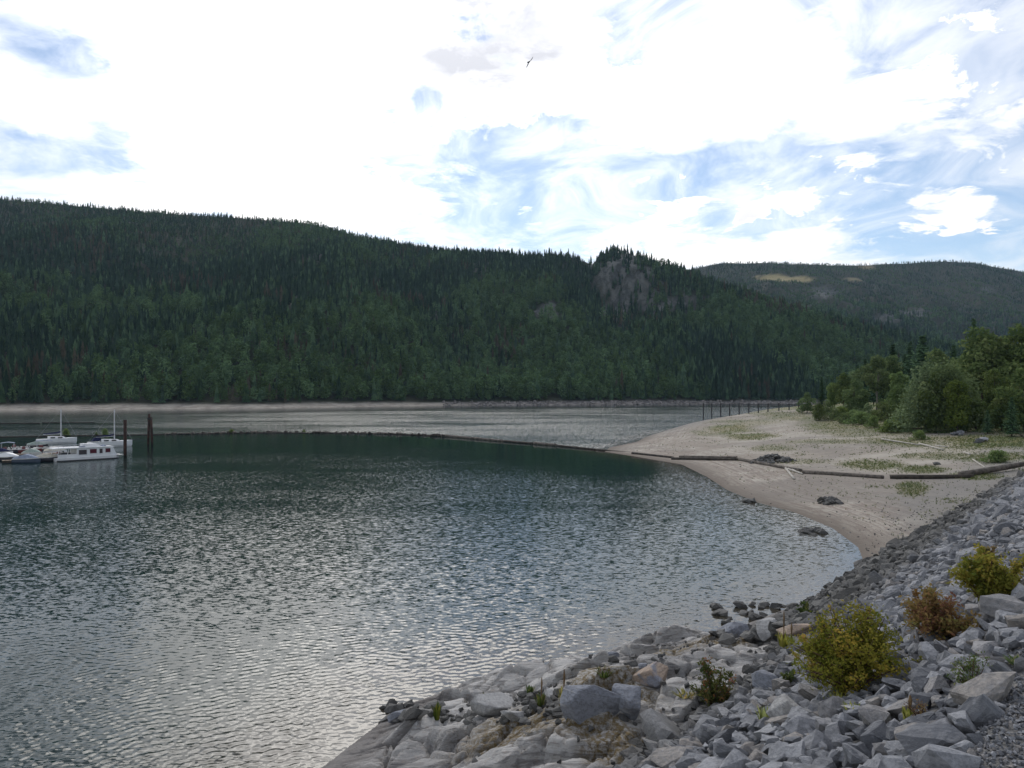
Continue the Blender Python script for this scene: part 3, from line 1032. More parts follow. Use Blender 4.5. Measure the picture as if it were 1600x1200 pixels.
def leaf_quads(C, Nrm, size, r, aspect=1.6):
    """one small bent quad per point"""
    n = len(C)
    t = r.normal(0, 1, (n, 3))
    t -= (t * Nrm).sum(1, keepdims=True) * Nrm
    t /= np.linalg.norm(t, axis=1, keepdims=True) + 1e-9
    b = np.cross(Nrm, t)
    s = np.asarray(size).reshape(-1, 1) * np.ones((n, 1))
    L, Wd = s * aspect * 0.5, s * 0.5
    q = np.stack([C - t * L, C + b * Wd * 0.8, C + t * L, C - b * Wd * 0.8], 1)
    return q.reshape(-1, 3), np.arange(n * 4).reshape(n, 4)


def unit(v):
    return v / (np.linalg.norm(v, axis=1, keepdims=True) + 1e-9)


def crown_points(r, lobes, n_per, fill=0.55):
    """lobes: (centre, radii); leaves sit in a shell of each lobe"""
    C, Nn, T = [], [], []
    for (c, rad), n in zip(lobes, n_per):
        u = unit(r.normal(0, 1, (n, 3)))
        rr = (fill + (1 - fill) * r.uniform(0, 1, n) ** 0.5)[:, None]
        bumpy = 1 + 0.22 * np.sin(u[:, :1] * 5 + c[0]) * np.cos(u[:, 1:2] * 6 + c[1])
        C.append(np.array(c) + u * rr * bumpy * np.array(rad))
        Nn.append(unit(u * 0.6 + r.normal(0, 0.6, (n, 3)) + np.array((0, 0, 0.35))))
        T.append(np.clip(r.uniform(0, 1) * 0.45 + r.uniform(0, 0.55, n), 0, 1))
    return np.concatenate(C), np.concatenate(Nn), np.concatenate(T)


def broadleaf(seed, h, w, n_leaf, leaf, base=0.22, lobes_n=22, lm='decid_a', bark='bark', trunk_r=None, upright=1.0, low=False):
    """returns (trunk mesh, crown mesh): unit metres, standing at z = 0"""
    r = np.random.default_rng(seed)
    rr = random.Random(seed)
    lob, cnt = [], []
    z0 = h * base
    for i in range(lobes_n):
        t = (i + 0.5) / lobes_n
        zc = z0 + (h - z0) * (0.06 + 0.88 * t)
        prof = math.sin(math.pi * min(1, max(0.0, (0.30 if not low else 0.42) + 0.66 * t if not low else 0.42 + 0.56 * t))) ** 0.75
        rad = 0.5 * w * prof
        an = i * 2.399 + rr.uniform(-.5, .5)
        off = rad * (rr.uniform(0.2, 1.0))
        size = w * rr.uniform(0.11, 0.26) * (0.7 + 0.5 * prof)
        lob.append(((math.cos(an) * off, math.sin(an) * off, zc), (size, size, size * rr.uniform(0.6, 0.85) * upright)))
        cnt.append(max(20, int(n_leaf / lobes_n * (size / (w * 0.2)) ** 2)))
    C, Nn, T = crown_points(r, lob, cnt)
    C[:, 2] = np.maximum(C[:, 2], 0.1)
    V, F = leaf_quads(C, Nn, leaf * r.uniform(0.6, 1.3, len(C)), r, 1.3)
    crown = mesh_np('crown', V, F, M[lm], attrs={'tint': np.repeat(T, 4)})
    mb = MB()
    tr = trunk_r or h * 0.016
    lean = rr.uniform(-.03, .03) * h
    tp = [(0, 0, -0.4), (lean * .2, 0, h * .25), (lean * .6, lean * .3, h * .55), (lean, lean * .4, h * .88)]
    mb.tube(tp, [tr * 1.2, tr * .9, tr * .55, tr * .12], 7)
    for i in range(9):
        c, rad = lob[rr.randrange(len(lob))]
        zb = min(c[2] * rr.uniform(0.5, 0.8), h * .8)
        f = zb / h
        p0 = Vector((lean * f, lean * f * .4, zb))
        p2 = Vector(c)
        pm = (p0 + p2) / 2 + Vector((0, 0, -0.03 * h))
        mb.tube([p0, pm, p2], [tr * .42, tr * .28, tr * .08], 5)
    return mb.mesh('trunk', M[bark], True), crown


def conifer(seed, h, w, whorls, per, lm='conifer_b', needle=0.5):
    r = np.random.default_rng(seed)
    C, Nn, T, SZ = [], [], [], []
    for i in range(whorls):
        t = i / (whorls - 1)
        z = h * (0.10 + 0.90 * t)
        L = 0.5 * w * (1 - t) ** 0.85 * r.uniform(0.75, 1.15) + 0.12
        for k in range(per):
            an = k * 2 * math.pi / per + r.uniform(0, 1.2) + i
            Lk = L * r.uniform(0.65, 1.15)
            m = max(3, int(Lk / needle * 2.0))
            s = np.linspace(0.12, 1.0, m)
            x = np.cos(an) * s * Lk
            y = np.sin(an) * s * Lk
            zz_ = z - 0.28 * s * Lk + 0.16 * (s ** 2) * Lk
            p = np.stack([x, y, zz_], -1) + r.normal(0, 0.10 * needle + 0.03, (m, 3))
            C.append(p)
            Nn.append(unit(np.stack([np.cos(an) * .25 * np.ones(m), np.sin(an) * .25 * np.ones(m), np.ones(m)], -1) + r.normal(0, .35, (m, 3))))
            T.append(np.full(m, r.uniform(0, .7)) + 0.3 * s)
            SZ.append(needle * (1.15 - 0.5 * s) * r.uniform(.7, 1.2))
    C, Nn, T, SZ = map(np.concatenate, (C, Nn, T, SZ))
    V, F = leaf_quads(C, Nn, SZ, r, 1.7)
    crown = mesh_np('crown', V, F, M[lm], attrs={'tint': np.repeat(np.clip(T, 0, 1), 4)})
    mb = MB().tube([(0, 0, -0.4), (0, 0, h * .5), (0, 0, h * .99)], [h * .014, h * .009, .02], 6)
    return mb.mesh('trunk', M['bark'], True), crown


# ------------------------------------------------------------------ hillside forest

def far_conifer(seed, m, layers=7, sides=9, w=0.34):
    r = random.Random(seed)
    V, F, T = [], [], []
    for i in range(layers):
        t = i / layers
        zt = min(1.0, 0.10 + 0.92 * (t + 1.45 / layers))
        zb = 0.06 + 0.88 * t
        rad = 0.5 * w * (1 - t) ** 0.8 * r.uniform(.8, 1.15) + .012
        b = len(V)
        V.append((r.uniform(-.01, .01), r.uniform(-.01, .01), zt))
        tt = r.uniform(.1, .8)
        T.append(tt)
        off = r.uniform(0, 6.28)
        for k in range(sides * 2):
            an = off + math.pi * k / sides
            q = rad * (r.uniform(.8, 1.2) if k % 2 == 0 else r.uniform(.35, .6))
            V.append((math.cos(an) * q, math.sin(an) * q, zb + (-.035 if k % 2 == 0 else .03) * r.uniform(.6, 1.4)))
            T.append(min(1, tt + (.25 if k % 2 == 0 else -.1)))
        for k in range(sides * 2):
            F.append((b, b + 1 + k, b + 1 + (k + 1) % (sides * 2)))
    b = len(V)
    for z, q in ((-0.08, .018), (0.3, .012)):
        for k in range(4):
            V.append((math.cos(k * 1.57) * q, math.sin(k * 1.57) * q, z))
            T.append(0.1)
    mi = [0] * len(F)
    for k in range(4):
        F.append((b + k, b + (k + 1) % 4, b + 4 + (k + 1) % 4))
        F.append((b + k, b + 4 + (k + 1) % 4, b + 4 + k))
        mi += [1, 1]
    return mesh_np('conifer_tree', V, F, [M[m], M['bark']], mi, attrs={'tint': T})


def far_broadleaf(seed, m):
    r = np.random.default_rng(seed)
    lob, cnt = [], []
    for i in range(9):
        t = (i + .5) / 9
        rad = 0.21 * math.sin(math.pi * (0.25 + .65 * t)) ** .8
        an = i * 2.4
        lob.append(((math.cos(an) * rad * .7, math.sin(an) * rad * .7, .22 + .70 * t), (.13, .13, .11)))
        cnt.append(26)
    C, Nn, T = crown_points(r, lob, cnt)
    V, F = leaf_quads(C, Nn, 0.075 * r.uniform(.7, 1.3, len(C)), r, 1.2)
    return mesh_np('broadleaf_tree', V, F, M[m], attrs={'tint': np.repeat(T, 4)})


protos = [far_conifer(1, 'conifer_a'), far_conifer(2, 'conifer_a', 8, 8, .27), far_conifer(3, 'conifer_b', 7, 9, .36), far_conifer(4, 'conifer_b', 6, 8, .42),
          far_conifer(5, 'conifer_a', 8, 9, .31), far_broadleaf(6, 'decid_far'), far_broadleaf(7, 'decid_far'), far_conifer(8, 'dead_far', 7, 7, .26), far_broadleaf(9, 'conifer_b')]


def scatter_forest(hill, n, px0, px1, r0, r1, rocks, meadow, seed):
    r = np.random.default_rng(seed)
    px = r.uniform(px0, px1, n * 3)
    dr = (hill.rd(px) - hill.sd(px)) * 1.06
    rr = r0 + (np.minimum(dr, r1) - r0) * r.uniform(0, 1, n * 3)
    d = hill.sd(px) + rr
    keep = r.uniform(0, 1, n * 3) < d / d.max()
    px, rr = px[keep][:n], rr[keep][:n]
    x, y, z = hill.P(px, rr)
    rock = patches(x, y, z, rocks, 77)
    mead = patches(x, y, z, meadow, 78) if meadow else 0 * rock
    dens = 0.62 + 0.9 * fbm(x / 40, y / 80, seed + 3, 3)
    rock = np.maximum(rock, patches(x, y, z + 9, rocks, 77))
    ok = (r.uniform(0, 1, len(x)) > rock * 0.9) & (mead < 0.25) & (r.uniform(0, 1, len(x)) < dens + 0.45)
    x, y, z, rr = x[ok], y[ok], z[ok], rr[ok]
    n = len(x)
    kindn = 1.5 * fbm(x / 130, y / 210, seed + 5, 3) + 0.50 * (1 - sstep(60, 460, rr)) - 0.12 + (0.22 if hill.z0 else 0.0)
    u = r.uniform(0, 1, n)
    var = r.choice([0, 1, 4, 0, 1, 2], n)
    mid = kindn + r.normal(0, .25, n) > 0.10
    var = np.where(mid, r.choice([2, 3, 2, 8, 5, 4], n), var)
    dec = (kindn + r.normal(0, .22, n) > 0.36)
    var = np.where(dec & (u < .75), r.choice([5, 6], n), var)
    dry = fbm(x / 50, y / 60, seed + 8, 2) + r.normal(0, .2, n) > 0.52
    var = np.where(dry & (u > (.85 if hill.z0 else .5)), 7, var)
    hgt = np.clip(13.0 * np.exp(r.normal(0, .30, n)), 6, 25) * (1 - 0.55 * sstep(300, 850, rr))
    hgt = np.where((var == 5) | (var == 6) | (var == 8), hgt * .85, hgt)
    return x, y, z, hgt, var, r.uniform(0, 6.28, n), rr


fa = scatter_forest(hill_near, 72000, -140, 1800, 21, 1100, ROCKS, [], 101)
fb = scatter_forest(hill_far, 46000, 960, 1800, 40, 1700, ROCKS2, MEADOW2, 202)
x, y, z, hgt, var, az, rr_ = [np.concatenate([a, b]) for a, b in zip(fa, fb)]
# the front rank on the far shore, one by one
ppx, _ = proj(x, y, z)
is_near = np.arange(len(x)) < len(fa[0])
front = np.where(is_near & (rr_ < 60) & (ppx > 4) & (ppx < 1262))[0]
front = front[np.argsort(-(hgt[front] / y[front]))][:300]
names = {5: 'broadleaf_tree', 6: 'broadleaf_tree', 8: 'broadleaf_tree'}
LB = {'c': ('dark green conifer in the front rank of the far shore forest', 'conifers of the far shore front rank'),
      'b': ('rounder lighter broadleaf tree in the front rank of the far shore forest', 'broadleaf trees of the far shore front rank'),
      'd': ('brownish dry conifer in the front rank of the far shore forest', 'dry conifers of the far shore front rank')}
for i in front:
    k = int(var[i])
    o = link(names.get(k, 'conifer_tree'), protos[k], None, (x[i], y[i], z[i]), float(az[i]))
    wd = rnd.uniform(.9, 1.15)
    o.scale = (hgt[i] * wd, hgt[i] * wd, hgt[i])
    lb = LB['b' if k in (5, 6, 8) else 'd' if k == 7 else 'c']
    tag(o, lb[0], 'tree', lb[1])
rest = np.ones(len(x), bool)
rest[front] = False


def instance_group(name, pts_, hgt_, var_, az_, protos_, label, cat):
    n = len(pts_)
    me = bpy.data.meshes.new(name)
    me.vertices.add(n)
    me.vertices.foreach_set('co', np.asarray(pts_, np.float32).ravel())
    for an, ty, val in (('size', 'FLOAT', hgt_), ('turn', 'FLOAT', az_), ('variant', 'INT', var_)):
        a = me.attributes.new(an, ty, 'POINT')
        a.data.foreach_set('value', np.asarray(val, np.int32 if ty == 'INT' else np.float32))
    o = link(name, me)
    pc = bpy.data.collections.new(name + '_kinds')
    for i, p in enumerate(protos_):
        pc.objects.link(bpy.data.objects.new('%s_kind_%02d' % (name, i), p))
    g = bpy.data.node_groups.new(name, 'GeometryNodeTree')
    g.interface.new_socket('Geometry', in_out='INPUT', socket_type='NodeSocketGeometry')
    g.interface.new_socket('Geometry', in_out='OUTPUT', socket_type='NodeSocketGeometry')
    N = g.nodes.new
    gi, go = N('NodeGroupInput'), N('NodeGroupOutput')
    ci = N('GeometryNodeCollectionInfo')
    ci.inputs['Collection'].default_value = pc
    ci.inputs['Separate Children'].default_value = True
    ci.inputs['Reset Children'].default_value = True
    ip = N('GeometryNodeInstanceOnPoints')
    ip.inputs['Pick Instance'].default_value = True
    def na(nm, ty):
        q = N('GeometryNodeInputNamedAttribute')
        q.data_type = ty
        q.inputs['Name'].default_value = nm
        return q.outputs['Attribute']
    L = g.links.new
    L(gi.outputs[0], ip.inputs['Points'])
    L(ci.outputs[0], ip.inputs['Instance'])
    L(na('variant', 'INT'), ip.inputs['Instance Index'])
    cx = N('ShaderNodeCombineXYZ')
    L(na('turn', 'FLOAT'), cx.inputs[2])
    er = N('FunctionNodeEulerToRotation')
    L(cx.outputs[0], er.inputs[0])
    L(er.outputs[0], ip.inputs['Rotation'])
    L(na('size', 'FLOAT'), ip.inputs['Scale'])
    L(ip.outputs[0], go.inputs[0])
    md = o.modifiers.new('scatter', 'NODES')
    md.node_group = g
    return tag(o, label, cat, None, 'stuff')


instance_group('forest', np.stack([x, y, z], -1)[rest], hgt[rest], var[rest], az[rest], protos, 'dense dark conifer forest covering the hills across the lake', 'forest')

# boulders along the far bank
nb = 420
bpx = rng.uniform(690, 1262, nb)
brr = rng.uniform(-1, 19, nb)
bx, by, bz = hill_near.P(bpx, brr)
me = joined('far_shore_boulders', SHAPES[:8], np.stack([bx, by, bz + .1], -1), rng.uniform(.9, 3.4, nb), rot_mats(nb, rng, .5), rng.integers(0, 8, nb), M['far_rock'])
tag(link('far_shore_boulders', me), 'pale boulders strewn along the far shoreline below the trees', 'boulders', None, 'stuff')

# ------------------------------------------------------------------ trees and bushes on the spit
KIND = {
    'cot': [broadleaf(11, 16, 9.5, 5200, .52, .2, 26, 'decid_a'), broadleaf(12, 17, 9, 5200, .52, .16, 28, 'decid_a')],
    'pale': [broadleaf(13, 14, 7.5, 3400, .46, .34, 18, 'decid_b', 'bark_pale')],
    'wil': [broadleaf(14, 11, 9.5, 6400, .36, .02, 44, 'decid_b', 'bark', None, 1.5, True), broadleaf(15, 10, 8, 5600, .36, .03, 40, 'decid_b', 'bark', None, 1.4, True)],
    'ald': [broadleaf(16, 12, 6, 3600, .44, .06, 22, 'decid_c', 'bark', None, 1.2), broadleaf(17, 11, 6.5, 3600, .44, .05, 20, 'decid_a', 'bark', None, 1.1)],
    'con': [conifer(18, 16, 8.0, 34, 10, 'conifer_b', .7), conifer(19, 17, 8.2, 34, 10, 'conifer_b', .7)],
    'bus': [broadleaf(20, 3.2, 4.4, 1500, .24, .0, 14, 'decid_b', 'bark', .05, 1.0, True), broadleaf(21, 2.8, 4.0, 1400, .24, .0, 13, 'decid_c', 'bark', .05, 1.0, True)],
}
BASEH = {'cot': (16, 17), 'pale': (14,), 'wil': (11, 10), 'ald': (12, 11), 'con': (16, 17), 'bus': (3.2, 2.8)}
NAMES = {'cot': 'cottonwood_tree', 'pale': 'cottonwood_tree', 'wil': 'willow_tree', 'ald': 'alder_tree', 'con': 'conifer_tree', 'bus': 'willow_bush'}
# photo column, base row, top row, kind, variant, width factor, label
TREES = [
    (1261, 645, 613, 'ald', 1, 1.3, 'small round tree at the left end of the spit grove beside the water'),
    (1279, 657, 631, 'wil', 1, 1.0, 'rounded grey-green bush tree standing out at the left foot of the grove'),
    (1293, 648, 626, 'bus', 0, .8, 'pale bush behind the rounded grey-green bush at the grove foot'),
    (1284, 640, 590, 'con', 1, .8, 'thin dark conifer rising above the left end of the grove'),
    (1301, 638, 596, 'ald', 0, 1.0, 'yellowish green alder near the left end of the grove'),
    (1318, 640, 583, 'cot', 0, .9, 'dark broadleaf tree left of the pale cottonwood'),
    (1336, 640, 577, 'cot', 1, .8, 'taller dark broadleaf tree just left of the pale cottonwood'),
    (1334, 648, 592, 'ald', 1, .9, 'deep green alder standing before the dark trees left of the pale cottonwood'),
    (1370, 645, 556, 'pale', 0, 1.0, 'pale cottonwood with its bare grey trunk showing'),
    (1352, 632, 562, 'con', 1, .9, 'dark conifer half hidden behind the pale cottonwood on its left'),
    (1395, 634, 540, 'con', 1, 1.1, 'broad dark conifer between the pale cottonwood and the tall middle conifer'),
    (1404, 652, 578, 'ald', 0, 1.0, 'bright green alder right of the pale cottonwood'),
    (1441, 640, 527, 'con', 0, 1.3, 'tall green conifer peaking in the middle of the grove'),
    (1422, 636, 536, 'con', 1, 1.0, 'dark conifer just left of the tall middle conifer'),
    (1468, 645, 543, 'cot', 1, 1.0, 'grey-green broadleaf crown right of the tall middle conifer'),
    (1448, 675, 572, 'wil', 0, 1.0, 'large willow clump in front of the grove, left of the two willows'),
    (1478, 676, 570, 'wil', 1, 1.0, 'large dark willow clump in front of the grove, right of the two willows'),
    (1490, 645, 541, 'con', 1, .9, 'dark conifer in the dip between the willows and the big cottonwoods'),
    (1511, 668, 599, 'ald', 0, .9, 'bright alder at the right edge of the large willows'),
    (1522, 642, 500, 'con', 1, .75, 'tallest slim conifer tip standing above the right hand cottonwoods'),
    (1535, 662, 514, 'cot', 0, 1.05, 'big cottonwood below the tallest conifer tip'),
    (1508, 655, 556, 'cot', 1, .9, 'spreading cottonwood left below the tallest conifer'),
    (1566, 660, 534, 'cot', 1, .9, 'dark cottonwood between the big cottonwood and the frame edge tree'),
    (1596, 662, 510, 'cot', 0, 1.05, 'big cottonwood cut by the right edge of the picture'),
    (1556, 670, 575, 'cot', 1, .9, 'lower shaded broadleaf tree in front of the right cottonwoods'),
    (1600, 675, 575, 'ald', 1, 1.2, 'alder at the right edge of the picture under the big cottonwood'),
    (1543, 678, 641, 'con', 0, 1.3, 'small bushy conifer standing alone before the right cottonwoods'),
    (1581, 682, 622, 'con', 0, 1.2, 'young broad conifer before the grove near the right edge'),
    (1304, 656, 638, 'bus', 0, 1.1, 'low grey bush right of the rounded bush tree'),
    (1315, 653, 636, 'bus', 1, 1.1, 'low green bush below the yellowish alder'),
    (1335, 658, 641, 'bus', 1, 1.2, 'low spreading bush below the deep green alder'),
    (1357, 655, 631, 'bus', 0, 1.0, 'upright light bush at the foot of the pale cottonwood, left'),
    (1380, 657, 630, 'bus', 0, 1.2, 'upright light bush at the foot of the pale cottonwood, right'),
    (1366, 668, 650, 'bus', 1, .9, 'small bush on the sand in front of the pale cottonwood'),
    (1392, 676, 658, 'bus', 1, 1.5, 'wide yellow-green bush on the sand left of the large willows'),
    (1410, 674, 655, 'bus', 0, 1.1, 'grey-green bush against the left side of the large willows'),
    (1436, 687, 673, 'bus', 1, 1.3, 'low bush at the foot of the large willows by the pale log'),
    (1560, 722, 704, 'bus', 1, 1.6, 'round bush alone on the flat above the dark log near the embankment'),
    (1428, 670, 594, 'ald', 1, .9, 'slim alder against the left flank of the large willows'),
    (1463, 677, 582, 'ald', 1, .8, 'upright shoot between the two large willows'),
    (1496, 677, 590, 'ald', 0, .9, 'upright alder against the right flank of the large willows'),
    (1322, 661, 646, 'bus', 0, 1.5, 'low wide grey bush on the sand edge below the dark trees'),
    (1346, 663, 644, 'bus', 1, 1.5, 'low wide green bush on the sand edge left of the pale cottonwood'),
    (1420, 664, 636, 'bus', 1, 1.3, 'tall bush filling the gap left of the large willows'),
    (1388, 648, 612, 'ald', 1, 1.1, 'young alder right beside the pale cottonwood trunk'),
    (1348, 646, 606, 'ald', 0, 1.1, 'young alder left beside the pale cottonwood trunk'),
    (1500, 676, 640, 'ald', 1, 1.2, 'low dark alder tucked under the right side of the large willows'),
    (1525, 674, 622, 'ald', 0, 1.1, 'low alder below the big cottonwood left of the lone small conifer'),
    (1565, 674, 612, 'ald', 1, 1.1, 'low alder between the lone small conifer and the young broad conifer'),
]
for px_, pb, pt, kd, vi, wf, lb in TREES:
    p = ground_at(px_, pb)
    h = (pb - pt) / FPX * p.y
    root = empty(NAMES[kd], p, rnd.uniform(0, 6.28), lb, 'bush' if kd == 'bus' else 'tree', 'trees and bushes of the spit grove')
    tm, cm = KIND[kd][vi]
    s = h / BASEH[kd][vi]
    root.scale = (s * wf, s * wf, s)
    link('trunk', tm, root)
    link('crown', cm, root)
# dim interior of the grove: more trees further back, closing the gaps
for i, (px_, d_, h_, kd, vi) in enumerate([(1340, 300, 15, 'con', 1), (1365, 290, 17, 'con', 0), (1392, 270, 17, 'cot', 0), (1415, 265, 17, 'con', 1), (1440, 255, 15, 'cot', 1), (1462, 250, 16, 'con', 1),
                                           (1500, 235, 15, 'cot', 0), (1548, 225, 19, 'cot', 1), (1572, 230, 20, 'con', 1), (1590, 215, 17, 'con', 1), (1320, 310, 12, 'con', 1), (1520, 240, 17, 'con', 1),
                                           (1480, 262, 14, 'con', 1), (1535, 215, 12, 'con', 1), (1605, 240, 22, 'cot', 1), (1380, 250, 10, 'con', 1), (1430, 230, 10, 'con', 1)]):
    a = (px_ - 800) / FPX
    zb = float(h_land(np.array([a * d_]), np.array([float(d_)]))[0])
    root = empty(NAMES[kd], (a * d_, d_, zb), rnd.uniform(0, 6.28), 'shaded %s deep inside the spit grove behind the front trees' % ('conifer' if kd == 'con' else 'cottonwood'), 'tree',
                 'shaded conifers deep in the grove' if kd == 'con' else 'shaded cottonwoods deep in the grove')
    tm, cm = KIND[kd][vi]
    s = h_ / BASEH[kd][vi]
    root.scale = (s, s, s)
    link('trunk', tm, root)
    link('crown', cm, root)

# ------------------------------------------------------------------ logs
LOGS = []


def log(p0, p1, r, m, label, name='log', group=None, cat='log', bend=0.0, sink=0.35, n=7):
    p0, p1 = Vector(p0), Vector(p1)
    mid = (p0 + p1) / 2
    ax = p1 - p0
    side = Vector((-ax.y, ax.x, 0)).normalized()
    pts_, rad = [], []
    for i in range(n):
        t = i / (n - 1)
        q = p0 + ax * t - mid + side * bend * math.sin(math.pi * t) + Vector((0, 0, r * (1 - sink)))
        pts_.append(q)
        rad.append(r * (1.08 - 0.28 * t) * rnd.uniform(.93, 1.07))
    o = MB().tube(pts_, rad, 9, 0.05).build(name, M[m], None, True, mid)
    return tag(o, label, cat, group)


def land_log(ax, ay, bx, by, r, m, label, **kw):
    p0, p1 = ground_at(ax, ay), ground_at(bx, by)
    mid = (p0 + p1) / 2
    hm = max(float(h_land(np.array([p0.x * (1 - t) + p1.x * t]), np.array([p0.y * (1 - t) + p1.y * t]))[0]) - (p0.z * (1 - t) + p1.z * t) for t in (.25, .5, .75))
    lift = Vector((0, 0, max(0, hm) * .7))
    return log(p0 + lift, p1 + lift, r, m, label, **kw)


land_log(988, 709, 1052, 716, .22, 'log_dark', 'dark half sunken log where the boom meets the sand')
land_log(1050, 718, 1156, 719.5, .24, 'log_dark', 'long dark log at the water edge, nearer of two lying side by side', bend=.3)
land_log(1062, 715, 1152, 716, .22, 'log', 'grey log lying just behind the dark log at the water edge', bend=-.2)
land_log(1152, 719, 1252, 737, .26, 'log', 'grey boom log running down past the rock pile')
land_log(1226, 731, 1241, 750, .16, 'log_pale', 'short pale log lying across the line of boom logs')
land_log(1231, 734, 1250, 740, .15, 'log_pale', 'short bleached log beside the crossing pale log')
land_log(1238, 735, 1254, 742, .13, 'log_pale', 'thin bleached stick right of the crossing pale logs')
land_log(1255, 740, 1380, 748, .27, 'log', 'long grey boom log in the middle of the beach', bend=.25)
land_log(1391, 748, 1522, 746.5, .28, 'log_dark', 'long dark boom log right of the gap on the beach', bend=-.2)
land_log(1500, 745, 1645, 720, .34, 'log', 'thick grey log rising along the top of the riprap edge')
land_log(1378, 687, 1436, 696, .15, 'log_pale', 'bleached driftwood log below the large willows, left of two')
land_log(1436, 694, 1474, 704, .16, 'log_pale', 'bleached driftwood log below the large willows, right of two')
land_log(1506, 708, 1516, 711, .16, 'log_pale', 'stubby bleached log alone on the sand near the bushes')
land_log(1520, 719, 1541, 733, .11, 'log_pale', 'thin bleached pole slanting down to the thick grey log')
land_log(1462, 697, 1480, 699, .12, 'log_pale', 'small pale stick behind the bleached driftwood logs')
land_log(1580, 668, 1606, 690, .14, 'log_dark', 'dark leaning log under the trees at the right edge')

# floating boom
for ax, bx, r, m, lb in [(690, 741, .38, 'log', 'flat grey boom log at the crest of the floating boom'),
                         (743, 786, .36, 'log', 'second grey boom log right of the boom crest'),
                         (788, 833, .30, 'log_dark', 'third boom log right of the crest, low and dark'),
                         (835, 869, .38, 'log', 'thick grey boom log midway between crest and beach'),
                         (871, 930, .24, 'log_dark', 'long low boom log nearing the beach'),
                         (932, 987, .22, 'log_dark', 'last floating boom log before the beach'),
                         (600, 688, .22, 'log_dark', 'long low boom log left of the boom crest'),
                         (500, 598, .18, 'log_dark', 'long low boom log under the row of stubby floats'),
                         (395, 497, .18, 'log_dark', 'long low boom log right of the grassy tuft'),
                         (262, 392, .16, 'log_dark', 'long low boom log carrying the yellow grassy tuft'),
                         (120, 258, .18, 'log_dark', 'long low boom log behind the steel piles'),
                         (-30, 118, .18, 'log_dark', 'long low boom log behind the moored boats')]:
    p0, p1 = on_lake(ax, float(boom_py(ax))), on_lake(bx, float(boom_py(bx)))
    log(p0, p1, r, m, lb, name='boom_log', group='logs of the floating boom', bend=rnd.uniform(-.5, .5), sink=.45, n=9)
pxx = 262.0
while pxx < 705:
    p = on_lake(pxx, float(boom_py(pxx)) + rnd.uniform(-.3, .4))
    L = rnd.uniform(.45, 1.0) if pxx < 480 else rnd.uniform(.6, 1.5)
    an = rnd.uniform(.6, 1.9)
    dv = Vector((math.cos(an), math.sin(an), rnd.uniform(-.05, .15))) * L
    log(p - dv, p + dv, rnd.uniform(.22, .40), rnd.choice(['log_dark', 'log_dark', 'log']), 'stubby dark float in the row along the floating boom', name='boom_float', group='stubby floats of the boom', cat='float', sink=.2, n=4)
    pxx += rnd.uniform(6.5, 12.5) * (1.0 if pxx > 300 else 1.2)
for ax, bx, py_ in [(-20, 62, 662), (66, 148, 661)]:
    log(on_lake(ax, py_), on_lake(bx, py_ - .4), .2, 'log_dark', 'thin outer boom log on the open water, %s one' % ('left' if ax < 0 else 'right'), name='boom_log', group='outer boom logs', sink=.4)
for px_, h_, vi, lb in [(103, 1.7, 1, 'green shrub growing on the boom between the two masts'), (164, 1.6, 1, 'green shrub growing on the boom left of the right mast'), (150, .8, 0, 'small tuft on the boom left of the shrub near the right mast'),
                        (362, .95, 1, 'yellow-green tuft growing on the boom right of the steel piles'), (475, .8, 1, 'tiny plant standing on the boom midway along')]:
    p = on_lake(px_, float(boom_py(px_)))
    root = empty('willow_bush', (p.x, p.y, .25), 0, lb, 'bush', 'plants growing on the boom')
    s = h_ / BASEH['bus'][vi]
    root.scale = (s * (1.5 if px_ == 362 else .9), s, s)
    link('trunk', KIND['bus'][vi][0], root)
    link('crown', KIND['bus'][vi][1], root)

# ------------------------------------------------------------------ stone heaps on the beach and in the shallows

def heap(px_, py_, wpx, hpx, n, smin, smax, label, water=False, name='rock_pile'):
    c = on_lake(px_, py_) if water else ground_at(px_, py_)
    root = empty(name, c, 0, label, 'rocks')
    wid = wpx / FPX * c.y * .5
    hh = hpx / FPX * c.y
    for i in range(n):
        q = rnd.uniform(0, 1) ** .6
        an = rnd.uniform(0, 6.28)
        lx, ly = math.cos(an) * q * wid, math.sin(an) * q * wid * 1.1
        g = float(h_land(np.array([c.x + lx]), np.array([c.y + ly]))[0]) - c.z
        g = max(g, -0.3)
        s = rnd.uniform(smin, smax)
        o = link('stone', rnd.choice(SMESH), root, (lx, ly, g + hh * (1 - q) * .9 * rnd.uniform(.5, 1) + s * .08))
        o.rotation_euler = (rnd.uniform(-.6, .6), rnd.uniform(-.6, .6), rnd.uniform(0, 6.28))
        o.scale = (s, s, s)
    return root


heap(1206, 721, 66, 12, 150, .45, .85, 'heap of broken dark rock on the sand behind the boom logs')
heap(1268, 832, 46, 6, 22, .55, .95, 'cluster of dark rocks standing in the shallows', True)
heap(1294, 785, 44, 5, 15, .5, .95, 'row of rounded rocks on the wet sand of the beach')
heap(1168, 784, 26, 4, 8, .5, 1.0, 'few low rocks awash just off the beach', True)
heap(1045, 764, 24, 1.5, 6, .25, .5, 'scrap of stones barely breaking the surface off the beach', True)
heap(1460, 726, 14, 3, 8, .35, .6, 'small dark stone heap on the grassy sand patch')
heap(1500, 680, 20, 6, 9, .7, 1.3, 'dark slate blocks under the large willows')
heap(1532, 691, 26, 3, 6, .9, 1.6, 'low dark slabs on the grass below the right hand grove')
heap(1408, 862, 34, 3, 7, .9, 1.7, 'broad dark slabs embedded low in the riprap')

# ------------------------------------------------------------------ boulders of the outcrop

